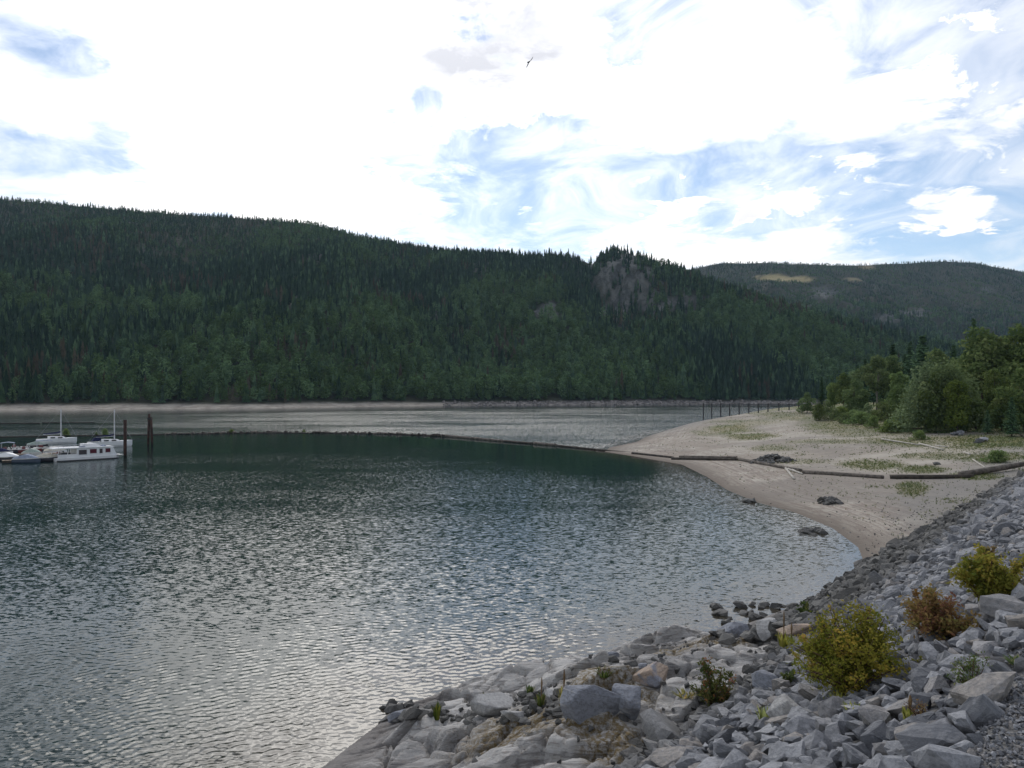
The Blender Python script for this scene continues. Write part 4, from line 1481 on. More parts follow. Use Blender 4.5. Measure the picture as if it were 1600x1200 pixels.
def boulder_mesh(seed, mult, m='stone'):
    v, f = stone_shape(seed, 15, .8, mult)
    bm = bmesh.new()
    vs = [bm.verts.new(p) for p in v]
    for q in f:
        bm.faces.new([vs[i] for i in q])
    bmesh.ops.dissolve_limit(bm, angle_limit=R(14), verts=bm.verts, edges=bm.edges)
    bmesh.ops.bevel(bm, geom=list(bm.edges), offset=.02, segments=1, affect='EDGES', profile=.6)
    bmesh.ops.recalc_face_normals(bm, faces=bm.faces)
    me = bpy.data.meshes.new('boulder')
    bm.to_mesh(me)
    bm.free()
    me.materials.append(M[m])
    return me


def boulder_mat(name, c1, c2, c3):
    def f(t):
        co, p = obj_co(t), pos(t)
        patch = t.noise(co, 1.3, 3, .5, .4)
        gr = t.noise(p, 11.0, 6, .72)
        vein = t.noise(t.vmath('MULTIPLY', co, (1.0, .6, 6.0)), 2.2, 5, .6, .5)
        c = t.mix(t.ramp(patch.outputs[0], .47, .56), c1, c2)
        c = t.mix(t.ramp(gr.outputs[0], .42, .66, 0, .6), c, c3)
        c = t.mix(t.ramp(vein.outputs[0], .58, .68, 0, .5), c, (.45, .44, .43))
        h = t.math('ADD', t.math('MULTIPLY', gr.outputs[0], .6), t.math('ADD', vein.outputs[0], t.noise(p, 3.0, 3).outputs[0]))
        out(t, color=c, rough=.88, spec=.2, normal=bump(t, h, .9, .06))
    return mat(name, f)


M['tan'] = boulder_mat('tan_boulder', (.40, .31, .24), (.25, .26, .30), (.18, .15, .13))
M['blue_stone'] = boulder_mat('blue_grey_boulder', (.25, .262, .295), (.19, .197, .22), (.11, .112, .12))
M['pale_stone'] = boulder_mat('pale_boulder', (.40, .395, .39), (.30, .295, .29), (.18, .175, .17))
for i, (px_, py_, w, mu, m, lb) in enumerate([
        (1022, 1072, 62, (1, 1, 1.1), 'tan', 'rounded boulder with tan and blue-grey faces resting on the bedrock'),
        (930, 1122, 96, (1.05, .9, 1.1), 'blue_stone', 'big upright blue-grey block at the lower edge of the outcrop'),
        (985, 1122, 78, (.8, .9, 1.2), 'blue_stone', 'cracked grey block right beside the big upright block'),
        (772, 1116, 66, (1.1, .9, .9), 'pale_stone', 'smooth pale boulder among the rubble left of the outcrop blocks'),
        (800, 1130, 50, (1.1, .9, .7), 'pale_stone', 'flat pale boulder leaning on the smooth pale boulder'),
        (862, 1096, 34, (1.1, .8, .7), 'pale_stone', 'small smooth oval stone beside the dry stalks'),
        (1005, 1047, 20, (1, 1, .8), 'blue_stone', 'small dark stone lodged on top of the pale outcrop'),
        (955, 1027, 22, (1.2, .8, .7), 'blue_stone', 'dark stone on the lake side of the pale outcrop'),
        (1150, 995, 46, (1.1, 1, .9), 'blue_stone', 'dark boulder at the waterline left of the tangled rocks'),
        (1205, 1003, 50, (.9, 1, 1.0), 'pale_stone', 'pale pointed boulder between dark waterline rocks'),
        (1250, 1000, 60, (1, .9, .9), 'tan', 'buff boulder half hidden by the big yellow shrub'),
        (1200, 1078, 56, (1, 1, .9), 'blue_stone', 'grey boulder between the turning shrub and the big yellow shrub'),
        (1288, 1095, 46, (1, .9, .9), 'blue_stone', 'flat topped grey block below the big yellow shrub'),
        (625, 1128, 36, (1.2, .9, .9), 'blue_stone', 'dark rock at the leftmost tip of the shore'),
        (1235, 1125, 66, (.9, 1, 1.1), 'pale_stone', 'broad streaked boulder at the bottom below the grey boulder'),
        (1345, 1120, 40, (1.2, .8, .7), 'pale_stone', 'low pale rock right of the yellow seedling at the bottom')]):
    p = ground_at(px_, py_)
    s = w / FPX * p.y / 1.15
    o = link('boulder', boulder_mesh(500 + i, mu, m), None, (p.x, p.y + s * .25, p.z + s * .12))
    o.rotation_euler = (rnd.uniform(-.3, .3), rnd.uniform(-.3, .3), rnd.uniform(0, 6.28))
    o.scale = (s, s, s)
    tag(o, lb, 'boulder', 'boulders of the outcrop')
# dark broken rocks along the near waterline, and rubble in the hollows of the outcrop
k = 0
for (x0, x1, y0, y1, n_, a, b) in [(1115, 1260, 945, 1005, 60, .35, .8), (600, 700, 1100, 1132, 22, .25, .6), (790, 880, 1085, 1132, 60, .12, .36), (690, 790, 1100, 1132, 30, .12, .35), (1090, 1200, 1085, 1132, 26, .2, .45), (1300, 1420, 930, 985, 60, .3, .7)]:
    for j in range(n_):
        p = ground_at(rnd.uniform(x0, x1), rnd.uniform(y0, y1))
        if p.z < -0.05:
            continue
        s = rnd.uniform(a, b)
        o = link('stone', rnd.choice(NMESH), outcrop, (p.x, p.y, p.z + s * .08))
        o.rotation_euler = (rnd.uniform(-.5, .5), rnd.uniform(-.5, .5), rnd.uniform(0, 6.28))
        o.scale = (s, s, s)

# ------------------------------------------------------------------ fence on the spit
fx = [1099, 1112, 1126, 1140, 1155, 1170, 1185, 1200, 1217, 1233, 1248]
FD = 242.0
root = None
ptsf = []
for i, px_ in enumerate(fx):
    X_ = (px_ - 800) / FPX * FD
    zt = CAM_Z - (631.5 - HOR) / FPX * FD
    zb = max(0.0, float(h_land(np.array([X_]), np.array([FD]))[0]))
    ptsf.append((X_, zt + rnd.uniform(-.15, .1), zb))
root = empty('fence', (ptsf[0][0], FD, ptsf[0][2]), 0, 'tall dark post fence standing along the crest of the sandy spit', 'fence')
for X_, zt, zb in ptsf:
    MB().tube([(X_ - ptsf[0][0], 0, zb - ptsf[0][2] - .5), (X_ - ptsf[0][0], 0, zt - ptsf[0][2] + .25)], .17, 6).build('post', M['post'], root)
for a, b in zip(ptsf[:-1], ptsf[1:]):
    MB().tube([(a[0] - ptsf[0][0], 0, a[1] - ptsf[0][2]), (b[0] - ptsf[0][0], 0, b[1] - ptsf[0][2])], .07, 5).build('rail', M['post'], root)

# ------------------------------------------------------------------ marina
BR = math.atan2(.78, .62)


def hull(mb, L, Wd, H, bow=.35, stern=.9, draft=.25, n=9):
    secs = []
    for i in range(n):
        t = i / (n - 1)
        w = Wd * .5 * (stern + (1 - stern) * min(1, t * 3)) * (1 - max(0, (t - (1 - bow)) / bow) ** 2 * .96)
        sheer = H * (1 + .22 * t * t)
        x_ = -L / 2 + L * t
        kw = w * .72
        secs.append([(x_ + .0, -w, sheer), (x_, -w * .97, H * .35), (x_ - .03 * L * t, -kw, -draft), (x_ - .03 * L * t, kw, -draft), (x_, w * .97, H * .35), (x_, w, sheer)])
    return mb.loft(secs)


def houseboat(p, rz):
    r = empty('houseboat', p, rz, 'long white houseboat with flat roof moored at the dock end', 'boat')
    r.scale = (.86, .9, .95)
    hull(MB(), 12.6, 4.0, .62, .14, 1.0).build('hull', M['white'], r)
    MB().box(-6.25, 5.6, -2.04, 2.04, .06, .20).build('waterline_stripe', M['hull_dark'], r)
    c = MB().loft([[(-2.6, -1.85, .62), (-2.6, -1.85, 2.25), (-2.6, 1.85, 2.25), (-2.6, 1.85, .62)],
                   [(3.9, -1.85, .66), (3.9, -1.85, 2.25), (3.9, 1.85, 2.25), (3.9, 1.85, .66)],
                   [(5.3, -1.5, .70), (4.5, -1.6, 2.25), (4.5, 1.6, 2.25), (5.3, 1.5, .70)]]).build('cabin', M['white'], r)
    for x0, x1, z0, z1, m in ((-2.2, -.75, 1.12, 1.95, 'glass'), (-.1, 1.15, 1.25, 2.02, 'curtain'), (1.75, 2.3, 1.2, 2.0, 'glass'), (2.9, 3.85, 1.3, 2.02, 'curtain')):
        w = MB().box(x0 - .06, x1 + .06, -1.885, -1.855, z0 - .06, z1 + .06).build('window', M['alu'], c)
        MB().box(x0, x1, -1.905, -1.887, z0, z1).build('pane', M[m], c)
    MB().loft([[(4.98, -1.1, 1.35), (4.68, -1.1, 2.05), (4.68, 1.1, 2.05), (4.98, 1.1, 1.35)], [(5.05, -1.1, 1.35), (4.75, -1.1, 2.05), (4.75, 1.1, 2.05), (5.05, 1.1, 1.35)]]).build('windscreen', M['glass'], c)
    # open stern porch with a half wall and posts
    MB().box(-6.1, -2.6, -1.85, -1.76, .62, 1.25).box(-6.1, -2.6, 1.76, 1.85, .62, 1.25).build('porch_wall', M['white'], r)
    for x_, y_ in ((-6.05, -1.8), (-6.05, 1.8), (-4.3, -1.8), (-4.3, 1.8)):
        MB().tube([(x_, y_, 1.25), (x_ + .25, y_, 2.25)], .06, 6).build('post', M['white'], r)
    MB().box(-5.2, -3.3, -.9, .9, .62, 1.5, .1).build('porch_seat', M['hull_dark'], r)
    MB().loft([[(-6.7, -1.7, 2.25), (-6.7, -1.7, 2.36), (-6.7, 1.7, 2.36), (-6.7, 1.7, 2.25)], [(-6.2, -2.0, 2.25), (-6.2, -2.0, 2.44), (-6.2, 2.0, 2.44), (-6.2, 2.0, 2.25)],
               [(3.6, -2.0, 2.25), (3.6, -2.0, 2.42), (3.6, 2.0, 2.42), (3.6, 2.0, 2.25)], [(4.9, -1.3, 2.25), (4.9, -1.3, 2.33), (4.9, 1.3, 2.33), (4.9, 1.3, 2.25)]]).build('roof', M['white'], r)
    MB().loft([[(-1.0, -1.1, 2.43), (-1.0, -1.1, 3.0), (-1.0, 1.1, 3.0), (-1.0, 1.1, 2.43)], [(2.4, -1.0, 2.43), (1.5, -1.0, 2.95), (1.5, 1.0, 2.95), (2.4, 1.0, 2.43)]]).build('upper_console', M['white'], r)
    rail = MB()
    for zz_ in (2.7, 2.98):
        rail.tube([(-6.0, -1.9, zz_), (-1.2, -1.9, zz_)], .025, 4)
    for i in range(6):
        rail.tube([(-6.0 + i * .96, -1.9, 2.42), (-6.0 + i * .96, -1.9, 2.98)], .025, 4)
    rail.build('roof_rail', M['alu'], r)
    MB().box(5.7, 6.75, -1.2, 1.2, .55, .70).build('bow_platform', M['offwhite'], r)
    MB().box(-1.8, -.9, -1.5, -.6, 2.44, 2.62).box(2.6, 3.3, -1.2, .4, 2.42, 2.6).build('roof_lounger', M['canvas_grey'], r)


def sailboat(p, rz, label, L=9.0, mast_x=.6, mh=8.1, sprit=False):
    r = empty('sailboat', p, rz, label, 'boat', 'moored sailboats')
    hull(MB(), L, 2.8, 1.15, .45, .75).build('hull', M['white'], r)
    c = MB().loft([[(-L * .22, -.95, 1.15), (-L * .22, -.8, 1.75), (-L * .22, .8, 1.75), (-L * .22, .95, 1.15)], [(L * .22, -.7, 1.3), (L * .16, -.5, 1.62), (L * .16, .5, 1.62), (L * .22, .7, 1.3)]]).build('cabin', M['white'], r)
    for x0 in (-1.4, .1):
        MB().box(x0, x0 + .9, -.975, -.80, 1.33, 1.58).build('window', M['glass'], c)
    MB().tube([(mast_x, 0, 1.4), (mast_x, 0, mh)], [.14, .12], 7).build('mast', M['alu'], r)
    MB().tube([(mast_x - .1, 0, 2.3), (mast_x - 3.6, 0, 2.15)], .06, 6).build('boom', M['alu'], r)
    MB().tube([(mast_x - .12, 0, 2.75), (mast_x - .8, 0, 2.5), (mast_x - 3.5, 0, 2.3)], [.16, .2, .1], 7).build('sail_cover', M['navy'], r)
    MB().tube([(mast_x, 0, mh - .1), (L / 2 - .1, 0, 1.5)], .008, 4).build('forestay', M['alu'], r)
    MB().tube([(mast_x, 0, mh - .1), (-L / 2 + .1, 0, 1.3)], .008, 4).build('backstay', M['alu'], r)
    if sprit:
        MB().tube([(L / 2 - .5, 0, 1.35), (L / 2 + 1.6, 0, 1.5)], .07, 6).build('bowsprit', M['hull_dark'], r)
        MB().loft([[(-L * .42, -.8, 1.3), (-L * .36, -.7, 2.1), (-L * .36, .7, 2.1), (-L * .42, .8, 1.3)], [(-L * .18, -.8, 1.5), (-L * .24, -.6, 2.1), (-L * .24, .6, 2.1), (-L * .18, .8, 1.5)]]).build('spray_hood', M['navy'], r)


def runabout(name, p, rz, label, L, Wd, hm, cover=None, canopy=None, screen=True):
    r = empty(name, p, rz, label, 'boat', 'small boats at the dock')
    hull(MB(), L, Wd, .62, .5, .92).build('hull', M[hm], r)
    MB().loft([[(-L * .48, -Wd * .5, .60), (-L * .48, -Wd * .5, .72), (-L * .48, Wd * .5, .72), (-L * .48, Wd * .5, .60)], [(L * .1, -Wd * .5, .65), (L * .1, -Wd * .5, .77), (L * .1, Wd * .5, .77), (L * .1, Wd * .5, .65)],
               [(L * .47, -.12, .76), (L * .47, -.12, .86), (L * .47, .12, .86), (L * .47, .12, .76)]]).build('deck', M['offwhite'], r)
    if cover:
        w = Wd * .46
        MB().loft([[(-L * .46, -w, .74), (-L * .46, -w * .6, .95), (-L * .46, w * .6, .95), (-L * .46, w, .74)], [(-L * .05, -w, .76), (-L * .05, -w * .5, 1.45), (-L * .05, w * .5, 1.45), (-L * .05, w, .76)],
                   [(L * .12, -w, .78), (L * .12, -w * .5, 1.3), (L * .12, w * .5, 1.3), (L * .12, w, .78)], [(L * .42, -w * .3, .84), (L * .42, -w * .15, .9), (L * .42, w * .15, .9), (L * .42, w * .3, .84)]]).build('cover', M[cover], r)
    elif screen:
        MB().loft([[(L * .02, -Wd * .45, .77), (-L * .06, -Wd * .4, 1.3), (-L * .06, Wd * .4, 1.3), (L * .02, Wd * .45, .77)], [(L * .04, -Wd * .45, .77), (-L * .04, -Wd * .4, 1.3), (-L * .04, Wd * .4, 1.3), (L * .04, Wd * .45, .77)]]).build('windscreen', M['glass'], r)
        for y_ in (-.4, .4):
            MB().box(-L * .3, -L * .16, y_ * Wd * .6 - .25, y_ * Wd * .6 + .25, .72, 1.2, .05).build('seat', M['hull_red'], r)
    if canopy:
        w = Wd * .5
        MB().loft([[(-L * .4, -w, 1.95), (-L * .4, -w, 2.03), (-L * .4, w, 2.03), (-L * .4, w, 1.95)], [(-L * .1, -w, 2.1), (-L * .1, -w, 2.2), (-L * .1, w, 2.2), (-L * .1, w, 2.1)],
                   [(L * .15, -w, 1.95), (L * .15, -w, 2.03), (L * .15, w, 2.03), (L * .15, w, 1.95)]]).build('canopy', M[canopy], r)
        for x_ in (-L * .36, L * .12):
            for y_ in (-w * .95, w * .95):
                MB().tube([(x_, y_, .74), (x_, y_, 1.98)], .03, 5).build('canopy_post', M['alu'], r)
    MB().box(-L * .53, -L * .47, -.2, .2, .2, 1.0, .03).build('outboard_motor', M['hull_dark'], r)


houseboat(on_lake(136, 718), BR - .08)
p = on_lake(176, 698)
sailboat(p + Vector((-.35, -.3, 0)), BR - .25, 'white sailboat with bowsprit behind the houseboat, its mast beside the steel piles', 8.8, .8, 8.1, True)
p = on_lake(95, 693)
sailboat(p + Vector((-.6, -.5, 0)), BR - .25, 'white sailboat mostly hidden by the houseboat, mast left of the shrub', 8.2, .8, 8.0)
runabout('cabin_cruiser', on_lake(75, 704), BR - .3, 'white cabin cruiser with open frame behind the houseboat stern', 5.4, 2.2, 'white', None, 'canvas_grey')
runabout('pontoon_boat', on_lake(17, 708), BR - .4, 'small dark boat under a grey canopy in the back row at left', 4.3, 2.0, 'hull_dark', None, 'canvas_grey')
runabout('motor_boat', on_lake(46, 707), BR - .4, 'low open dark motor boat between the grey canopy boat and the cruiser', 4.2, 1.8, 'hull_red', None, None)
runabout('motor_boat', on_lake(13, 720), BR - .9, 'boat under a bright white cover at the left edge', 4.3, 1.9, 'hull_dark', 'white')
runabout('motor_boat', on_lake(43, 723), BR - .9, 'boat under a blue-grey cover between two finger docks', 4.4, 2.0, 'hull_blue', 'canvas_grey')
runabout('motor_boat', on_lake(73, 721), BR - .6, 'boat under a cream cover next to the houseboat stern', 4.0, 1.8, 'hull_dark', 'canvas_cream')
runabout('motor_boat', on_lake(52, 713), BR - 1.2, 'boat under a sage cover on the inner side of the walkway', 3.9, 1.8, 'offwhite', 'canvas_sage')
runabout('motor_boat', on_lake(100, 716), BR - .5, 'small open dark tender at the houseboat porch', 3.8, 1.7, 'hull_dark', None, None)


runabout('motor_boat', on_lake(30, 704), BR - .5, 'small white open boat in the back row between two canopies', 3.9, 1.7, 'white', None, None)
runabout('motor_boat', on_lake(58, 700), BR - .4, 'dark boat with sage cover furthest back left of the cruiser', 4.0, 1.8, 'hull_dark', 'canvas_sage')
runabout('motor_boat', on_lake(2, 712), BR - .7, 'boat with navy cover at the left end of the walkway', 4.0, 1.8, 'white', 'navy')
runabout('motor_boat', on_lake(86, 710), BR - .4, 'white boat with cream cover tight under the houseboat porch roof', 4.0, 1.8, 'white', 'canvas_cream')


def dock(p, rz, L, Wd, label, name='finger_dock'):
    r = empty(name, p, rz, label, 'dock', 'floating docks of the marina')
    nbd = max(6, int(L / .55))
    bw = L / nbd
    me = MB().box(-bw * .46, bw * .46, -Wd / 2, Wd / 2, .42, .50).mesh('plank', M['deck'])
    for i in range(nbd):
        link('plank', me, r, (-L / 2 + bw * (i + .5), 0, 0))
    MB().box(-L / 2, L / 2, -Wd / 2 + .06, -Wd / 2 + .22, .12, .418).box(-L / 2, L / 2, Wd / 2 - .22, Wd / 2 - .06, .12, .418).build('beam', M['log_dark'], r)
    MB().box(-L / 2 + .2, L / 2 - .2, -Wd / 2 + .3, Wd / 2 - .3, -.2, .40).build('float', M['hull_dark'], r)


a, b = on_lake(-40, 716), on_lake(108, 711)
dock((a + b) / 2, math.atan2(b.y - a.y, b.x - a.x), (b - a).length, 1.8, 'long floating walkway behind the covered boats', 'dock_walkway')
for px_, py_, lb in ((27, 723, 'finger dock left of the blue-grey covered boat'), (58, 721, 'finger dock between the blue-grey and cream covered boats'), (92, 718, 'finger dock beside the houseboat stern')):
    dock(on_lake(px_, py_), BR - .35, 4.4, 1.2, lb)
for px_, py_, lb in ((4, 706, 'back finger dock at the left edge beyond the walkway'), (33, 707, 'back finger dock right of the grey canopy boat'), (60, 705, 'back finger dock left of the cabin cruiser')):
    dock(on_lake(px_, py_), BR - .35, 4.5, 1.2, lb)

# steel mooring piles
p = on_lake(195.5, 713)
r_ = empty('mooring_pile', p, 0, 'single rusty steel pile standing at the houseboat bow', 'pile')
MB().tube([(0, 0, -1.5), (0, 0, 2.4), (0, 0, 6.75)], [.29, .29, .29], 14).build('pipe', M['rust'], r_, True)
MB().tube([(0, 0, 6.75), (0, 0, 6.83)], .32, 14).build('cap', M['post'], r_)
p = on_lake(234, 694.5)
r_ = empty('mooring_pile', p, 0, 'pair of leaning rusty steel piles joined at the top', 'pile')
MB().tube([(-.55, .3, -1.5), (-.12, 0, 7.0)], .27, 12).build('pipe', M['rust'], r_, True)
MB().tube([(.75, -.3, -1.5), (.26, 0, 6.2)], .27, 12).build('pipe', M['rust'], r_, True)
MB().box(-.5, .5, -.32, .32, 5.7, 6.0).build('collar', M['post'], r_)

# ------------------------------------------------------------------ soaring bird
d_ = 85.0
bp = Vector(((826 - 800) / FPX * d_, d_, CAM_Z + (HOR - 97) / FPX * d_))
bm_ = bmesh.new()
sec = []
body = [(-.30, .015, .03), (-.2, .10, .05), (0, .09, .075), (.18, .06, .06), (.27, .035, .04), (.33, .008, .01)]
for x_, w_, h_ in body:
    sec.append([bm_.verts.new((x_, math.cos(a_) * w_, math.sin(a_) * h_)) for a_ in np.linspace(0, 2 * math.pi, 9)[:-1]])
for s0, s1 in zip(sec[:-1], sec[1:]):
    for k in range(8):
        bm_.faces.new((s0[k], s0[(k + 1) % 8], s1[(k + 1) % 8], s1[k]))
for sgn in (-1, 1):
    st = [(0.0, .06, .02, .22), (.02, .30, .10, .24), (-.03, .52, .10, .19), (-.12, .72, .04, .06)]
    prev = None
    for (xc, yy, zc_, ch) in st:
        ring = [bm_.verts.new((xc + ch / 2, yy * sgn, zc_)), bm_.verts.new((xc, yy * sgn, zc_ + .025)), bm_.verts.new((xc - ch / 2, yy * sgn, zc_)), bm_.verts.new((xc, yy * sgn, zc_ - .01))]
        if prev:
            for k in range(4):
                bm_.faces.new((prev[k], prev[(k + 1) % 4], ring[(k + 1) % 4], ring[k]))
        prev = ring
    bm_.faces.new(prev)
bmesh.ops.recalc_face_normals(bm_, faces=bm_.faces)
me = bpy.data.meshes.new('bird')
bm_.to_mesh(me)
bm_.free()
me.materials.append(M['bird'])
o = link('bird', me, None, bp)
wy = Vector((.52, .12, .85)).normalized()
wx = (Vector((-.5, .8, .15)) - wy * wy.dot(Vector((-.5, .8, .15)))).normalized()
wz = wx.cross(wy)
o.rotation_euler = Matrix((wx, wy, wz)).transposed().to_euler()
tag(o, 'dark bird of prey soaring high over the lake', 'bird')

# ------------------------------------------------------------------ foreground shrubs and weeds

def shrub_mesh(seed, h, w, stems, leaves, leaf, lm, spread=1.0, low=.22):
    r = np.random.default_rng(seed)
    rr = random.Random(seed)
    mb = MB()
    C, Nn, T = [], [], []
    side = rr.uniform(0, 6.28)
    for i in range(stems):
        an = rr.uniform(0, 6.28)
        reach = .5 * w * rr.uniform(0.05, 1.0) ** .7 * spread * (1 + .25 * math.cos(an - side))
        hh = h * (1 - .55 * min(1, reach / (.5 * w)) ** 2) * rr.uniform(.55, 1.08)
        b0 = Vector((rr.uniform(-.10, .10) * w, rr.uniform(-.10, .10) * w, -.15))
        p2 = Vector((math.cos(an) * reach, math.sin(an) * reach, hh))
        p1 = Vector((p2.x * rr.uniform(.25, .5), p2.y * rr.uniform(.25, .5), hh * rr.uniform(.55, .75)))
        bez = lambda t: b0 * (1 - t) ** 2 + p1 * 2 * t * (1 - t) + p2 * t * t
        ts = np.linspace(0, 1, 6)
        mb.tube([bez(t) for t in ts], [.011 * h * (1.15 - t) + .003 for t in ts], 4)
        tone = rr.uniform(0, .6)
        weight = rr.uniform(.5, 1.5)
        # side twigs, leaves clustered along them
        for k in range(7):
            tb = rr.uniform(low, .95)
            q0 = bez(tb)
            dv = Vector((rr.gauss(0, 1), rr.gauss(0, 1), rr.gauss(.5, .6))).normalized() * rr.uniform(.08, .22) * w * .8
            q1 = q0 + dv
            mb.tube([q0, q1], [.004 * h + .002, .002], 3)
            m = max(4, int(leaves / stems / 8 * weight))
            f = r.uniform(.1, 1.15, m)[:, None]
            C.append(np.array(q0) + f * np.array(dv) + r.normal(0, .028 * w, (m, 3)))
            T.append(np.clip(tone + r.uniform(0, .4, m), 0, 1))
        m = max(4, int(leaves / stems / 8 * weight))
        t = r.uniform(.6, 1.02, m)
        C.append(np.outer((1 - t) ** 2, b0) + np.outer(2 * t * (1 - t), p1) + np.outer(t * t, p2) + r.normal(0, .03 * w, (m, 3)))
        T.append(np.clip(tone + r.uniform(0, .4, m), 0, 1))
    C, T = np.concatenate(C), np.concatenate(T)
    Nn = unit(r.normal(0, .7, C.shape) + np.array((0, 0, .6)))
    C[:, 2] = np.maximum(C[:, 2], .03)
    V, F = leaf_quads(C, Nn, leaf * r.uniform(.6, 1.35, len(C)), r, 1.6)
    return mb.mesh('stems', M['twig'], True), mesh_np('foliage', V, F, M[lm], attrs={'tint': np.repeat(T, 4)})


SHRUBS = [(1332, 1084, 962, 168, 'sh_yellow', 46, 8200, .070, 'big yellow-green shrub among the riprap in the foreground'),
          (1285, 1070, 978, 70, 'sh_gold', 20, 2200, .065, 'golden shrub leaning out on the left of the big yellow-green shrub'),
          (1468, 1004, 938, 126, 'sh_red', 30, 3600, .075, 'red and orange shrub behind the big yellow-green shrub'),
          (1440, 968, 925, 40, 'sh_red', 9, 380, .07, 'sparse reddish sprig rising behind the orange shrub'),
          (1553, 944, 872, 116, 'sh_yellow', 36, 5200, .085, 'yellow-green shrub on the riprap at the right edge'),
          (1545, 890, 862, 40, 'sh_red', 10, 420, .08, 'thin reddish sprig behind the yellow-green shrub at the right edge'),
          (1118, 1106, 1040, 74, 'sh_mixed', 16, 1300, .060, 'green and red turning shrub on the bedrock'),
          (1522, 1078, 1032, 72, 'sh_green', 16, 1100, .045, 'low green shrub among pale stones near the gravel'),
          (1230, 1078, 1044, 30, 'sh_green', 9, 520, .05, 'small fresh green plant left of the big shrub'),
          (1256, 968, 944, 26, 'sh_green', 9, 420, .07, 'small green plant on the rocks by the waterline'),
          (1440, 1128, 1100, 66, 'sh_red', 10, 260, .035, 'wispy brownish weed near the bottom gravel')]
for i, (px_, pb, pt, wp, lm, st, lv, ls, lb) in enumerate(SHRUBS):
    p = ground_at(px_, pb)
    h, w = (pb - pt) / FPX * p.y * 1.22, wp / FPX * p.y * 1.42
    root = empty('shrub', p, 0, lb, 'shrub', 'shrubs of the foreground slope')
    sm, fm = shrub_mesh(300 + i, h, w * .82, st, int(lv * 1.5), ls * p.y / 17 * .74, lm)
    link('stems', sm, root)
    link('foliage', fm, root)


def tuft_mesh(seed, n, h, w, lm, wide=.02):
    r = np.random.default_rng(seed)
    an = r.uniform(0, 6.28, n)
    out_ = r.uniform(.1, 1, n)[:, None]
    base = np.stack([np.cos(an), np.sin(an), 0 * an], -1) * w * .15
    tip = np.stack([np.cos(an), np.sin(an), 0 * an], -1) * w * .5 * out_ + np.array((0, 0, 1)) * (h * r.uniform(.5, 1, n))[:, None]
    mid = base * .4 + tip * .6 + np.array((0, 0, .12 * h))
    sd_ = np.stack([-np.sin(an), np.cos(an), 0 * an], -1) * wide
    V = np.stack([base - sd_, base + sd_, mid + sd_ * .8, mid - sd_ * .8, tip + sd_ * .1, tip - sd_ * .1], 1).reshape(-1, 3)
    b = np.arange(n)[:, None] * 6
    F = np.concatenate([b + np.array([[0, 1, 2, 3]]), b + np.array([[3, 2, 4, 5]])])
    T = np.repeat(r.uniform(0, 1, n), 6)
    return mesh_np('blades', V, F, M[lm], attrs={'tint': T})


def mullein(px_, pb, ph_leaf, ph_stalk, wp, label, seed, stalk='dry_stalk', lm='mullein'):
    p = ground_at(px_, pb)
    k = p.y / FPX
    root = empty('weed', p, 0, label, 'plant', 'weeds between the rocks')
    link('leaves', tuft_mesh(seed, 46, ph_leaf * k, wp * k, lm, .028), root)
    if ph_stalk:
        H = ph_stalk * k
        MB().tube([(0, 0, 0), (.02, 0, H * .5), (.03, .02, H)], [.02, .018, .012], 6).build('stalk', M[stalk], root, True)
        MB().tube([(.02, .01, H * .55), (.03, .02, H * .8), (.03, .02, H * 1.0)], [.018, .034, .012], 7, .2).build('seed_head', M[stalk], root, True)


mullein(1224, 1016, 30, 60, 26, 'yellow-green mullein with a tall dark stalk by the waterline rocks', 1)
mullein(1236, 1014, 24, 40, 22, 'second mullein rosette right of the tall stalk', 2)
mullein(1332, 1122, 26, 0, 44, 'bright yellow seedling at the bottom below the big shrub', 3)
mullein(1310, 1104, 22, 0, 34, 'yellow-green seedling between blocks below the big shrub', 4)
mullein(1195, 1132, 30, 0, 40, 'yellow weed at the bottom among grey boulders', 5)
mullein(1420, 1132, 26, 44, 26, 'yellow mullein with dry stalk at the bottom near the gravel', 6)
mullein(683, 1126, 28, 0, 22, 'tall green grass clump at the left tip of the shore', 7, lm='sh_green')
mullein(757, 1098, 14, 0, 20, 'small green clump in front of the dark slab', 8, lm='sh_green')
mullein(828, 1086, 16, 0, 22, 'yellow-green clump at the corner of the sloping slab', 9, lm='sh_green')
mullein(845, 1106, 22, 46, 30, 'dry grass clump with thin stalk, left of two', 10, lm='grass')
mullein(880, 1108, 34, 58, 26, 'orange dry weed with tall stalk, right of two', 11, lm='sh_gold')
mullein(944, 1064, 14, 0, 40, 'yellowish grass in the crack behind the outcrop blocks', 12, lm='grass')
mullein(1070, 1092, 10, 0, 50, 'brownish moss and grass patch beside the tan boulder', 13, lm='sh_gold')
mullein(1590, 1040, 10, 0, 60, 'low grass between pale stones at the right edge', 14, lm='grass')

# ------------------------------------------------------------------ ground cover on the spit
nt = 190000
gp = rng.uniform(985, 1640, nt)
gd = 1 / rng.uniform(1 / 330, 1 / 62, nt)
gx, gy = (gp - 800) / FPX * gd, gd
gsd = shore_sd(gx, gy)
gz = h_beach(gx, gy, gsd)
qx, qy = proj(gx, gy, gz)
wgt = np.zeros(nt)
wob = 0.5 * fbm(gx / 5, gy / 9, 12, 4)
for cx, cy, rx, ry, w in GREEN:
    wgt = np.maximum(wgt, w * (1 - sstep(0.4, 1.2, np.hypot((qx - cx) / rx, (qy - cy) / ry) + wob)))
wgt = np.maximum(wgt * .8, 0.012 + 0.16 * sstep(.1, .5, fbm(gx / 6, gy / 6, 91, 3)) * sstep(6, 16, gsd))
s_, v_ = emb_sv(gx, gy)
ok = (gsd > 3) & (rng.uniform(0, 1, nt) < wgt) & (h_emb(gx, gy) < gz - .1)
gx, gy, gz = gx[ok], gy[ok], gz[ok]
ng = len(gx)
VV, FF, TT = [], [], []
nb_ = 5
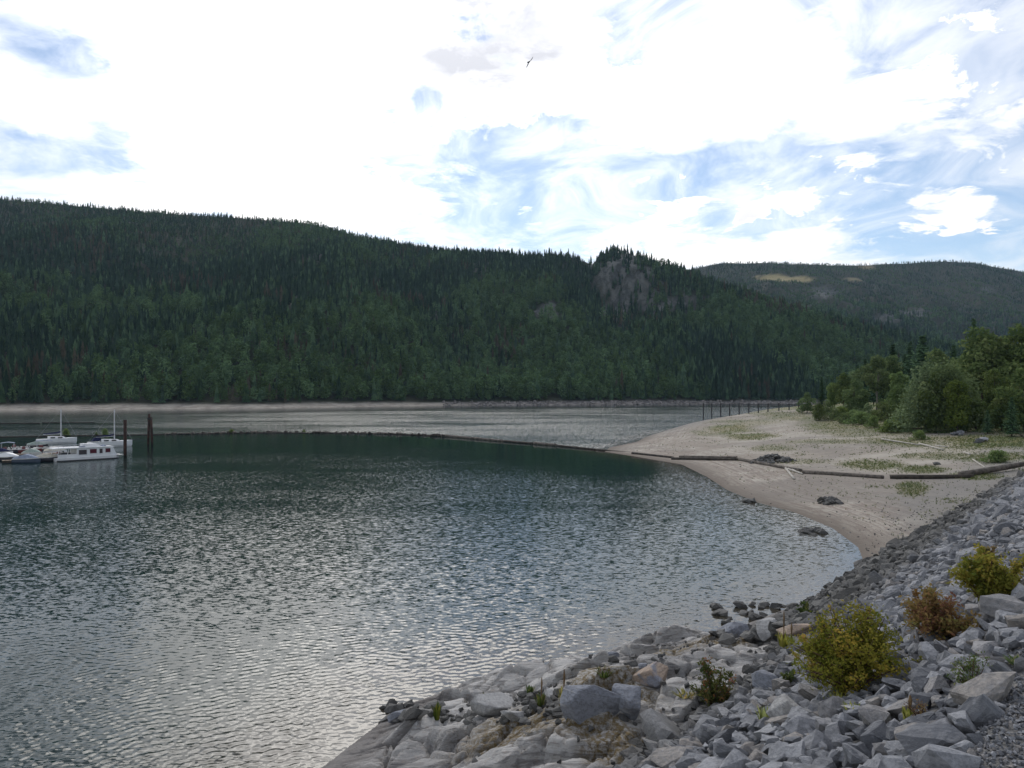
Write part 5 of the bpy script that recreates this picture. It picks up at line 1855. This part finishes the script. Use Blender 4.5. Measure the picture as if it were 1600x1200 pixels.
hgt_ = (.10 + .26 * rng.uniform(0, 1, ng) ** 2) * (1 + .5 * sstep(80, 110, gx))
base = np.repeat(np.stack([gx, gy, gz - .03], -1), nb_, 0)
an = rng.uniform(0, 6.28, ng * nb_)
lean = np.stack([np.cos(an), np.sin(an), 0 * an], -1)
hh = np.repeat(hgt_, nb_) * rng.uniform(.5, 1.1, ng * nb_)
sdv = np.stack([-np.sin(an), np.cos(an), 0 * an], -1) * (.028 * np.repeat(np.sqrt(gy / 100), nb_))[:, None]
b0 = base + lean * .08
tip = base + lean * (.25 * hh + .08)[:, None] + np.array((0, 0, 1)) * hh[:, None]
V = np.stack([b0 - sdv, b0 + sdv, tip], 1).reshape(-1, 3)
F = np.arange(len(V)).reshape(-1, 3)
me = mesh_np('grass', V, F, M['grass'], attrs={'tint': np.repeat(np.repeat(rng.uniform(0, 1, ng), nb_), 3)})
tag(link('grass', me), 'thin dry grass and weeds scattered over the sandy spit', 'grass', None, 'stuff')

# pebbles and drift scraps on the sand
npb = 4200
gp = rng.uniform(985, 1640, npb)
gd = 1 / rng.uniform(1 / 320, 1 / 58, npb)
gx, gy = (gp - 800) / FPX * gd, gd
gsd = shore_sd(gx, gy)
gz = h_beach(gx, gy, gsd)
s_, v_ = emb_sv(gx, gy)
den = .12 + .5 * sstep(.0, .4, fbm(gx / 8, gy / 8, 93, 3)) + .8 * (1 - sstep(0, 8, -s_)) + .5 * sstep(200, 225, gy)
ok = (gsd > .5) & (rng.uniform(0, 1, npb) < den) & (h_emb(gx, gy) < gz)
P = np.stack([gx, gy, gz], -1)[ok]
me = joined('pebbles', SMALL, P, rng.uniform(.05, .30, len(P)) ** 1.15 * (.7 + .3 * P[:, 1] / 150), rot_mats(len(P), rng, 1.0), rng.integers(0, 6, len(P)), M['stone'])
tag(link('pebbles', me), 'grey stones strewn thinly over the sandy spit', 'stones', None, 'stuff')

# ------------------------------------------------------------------ air
def haze_f(t):
    v = t.n('ShaderNodeVolumePrincipled', ins={'Color': (0.50, 0.72, 1.0, 1.0), 'Density': 0.00004, 'Anisotropy': 0.2})
    t.n('ShaderNodeOutputMaterial', ins={1: v})


hz = MB().box(-3400, 3400, -220, 4200, -9, 640).build('haze', mat('haze_air', haze_f))
tag(hz, 'thin bluish haze over the lake valley', 'haze', None, 'stuff')
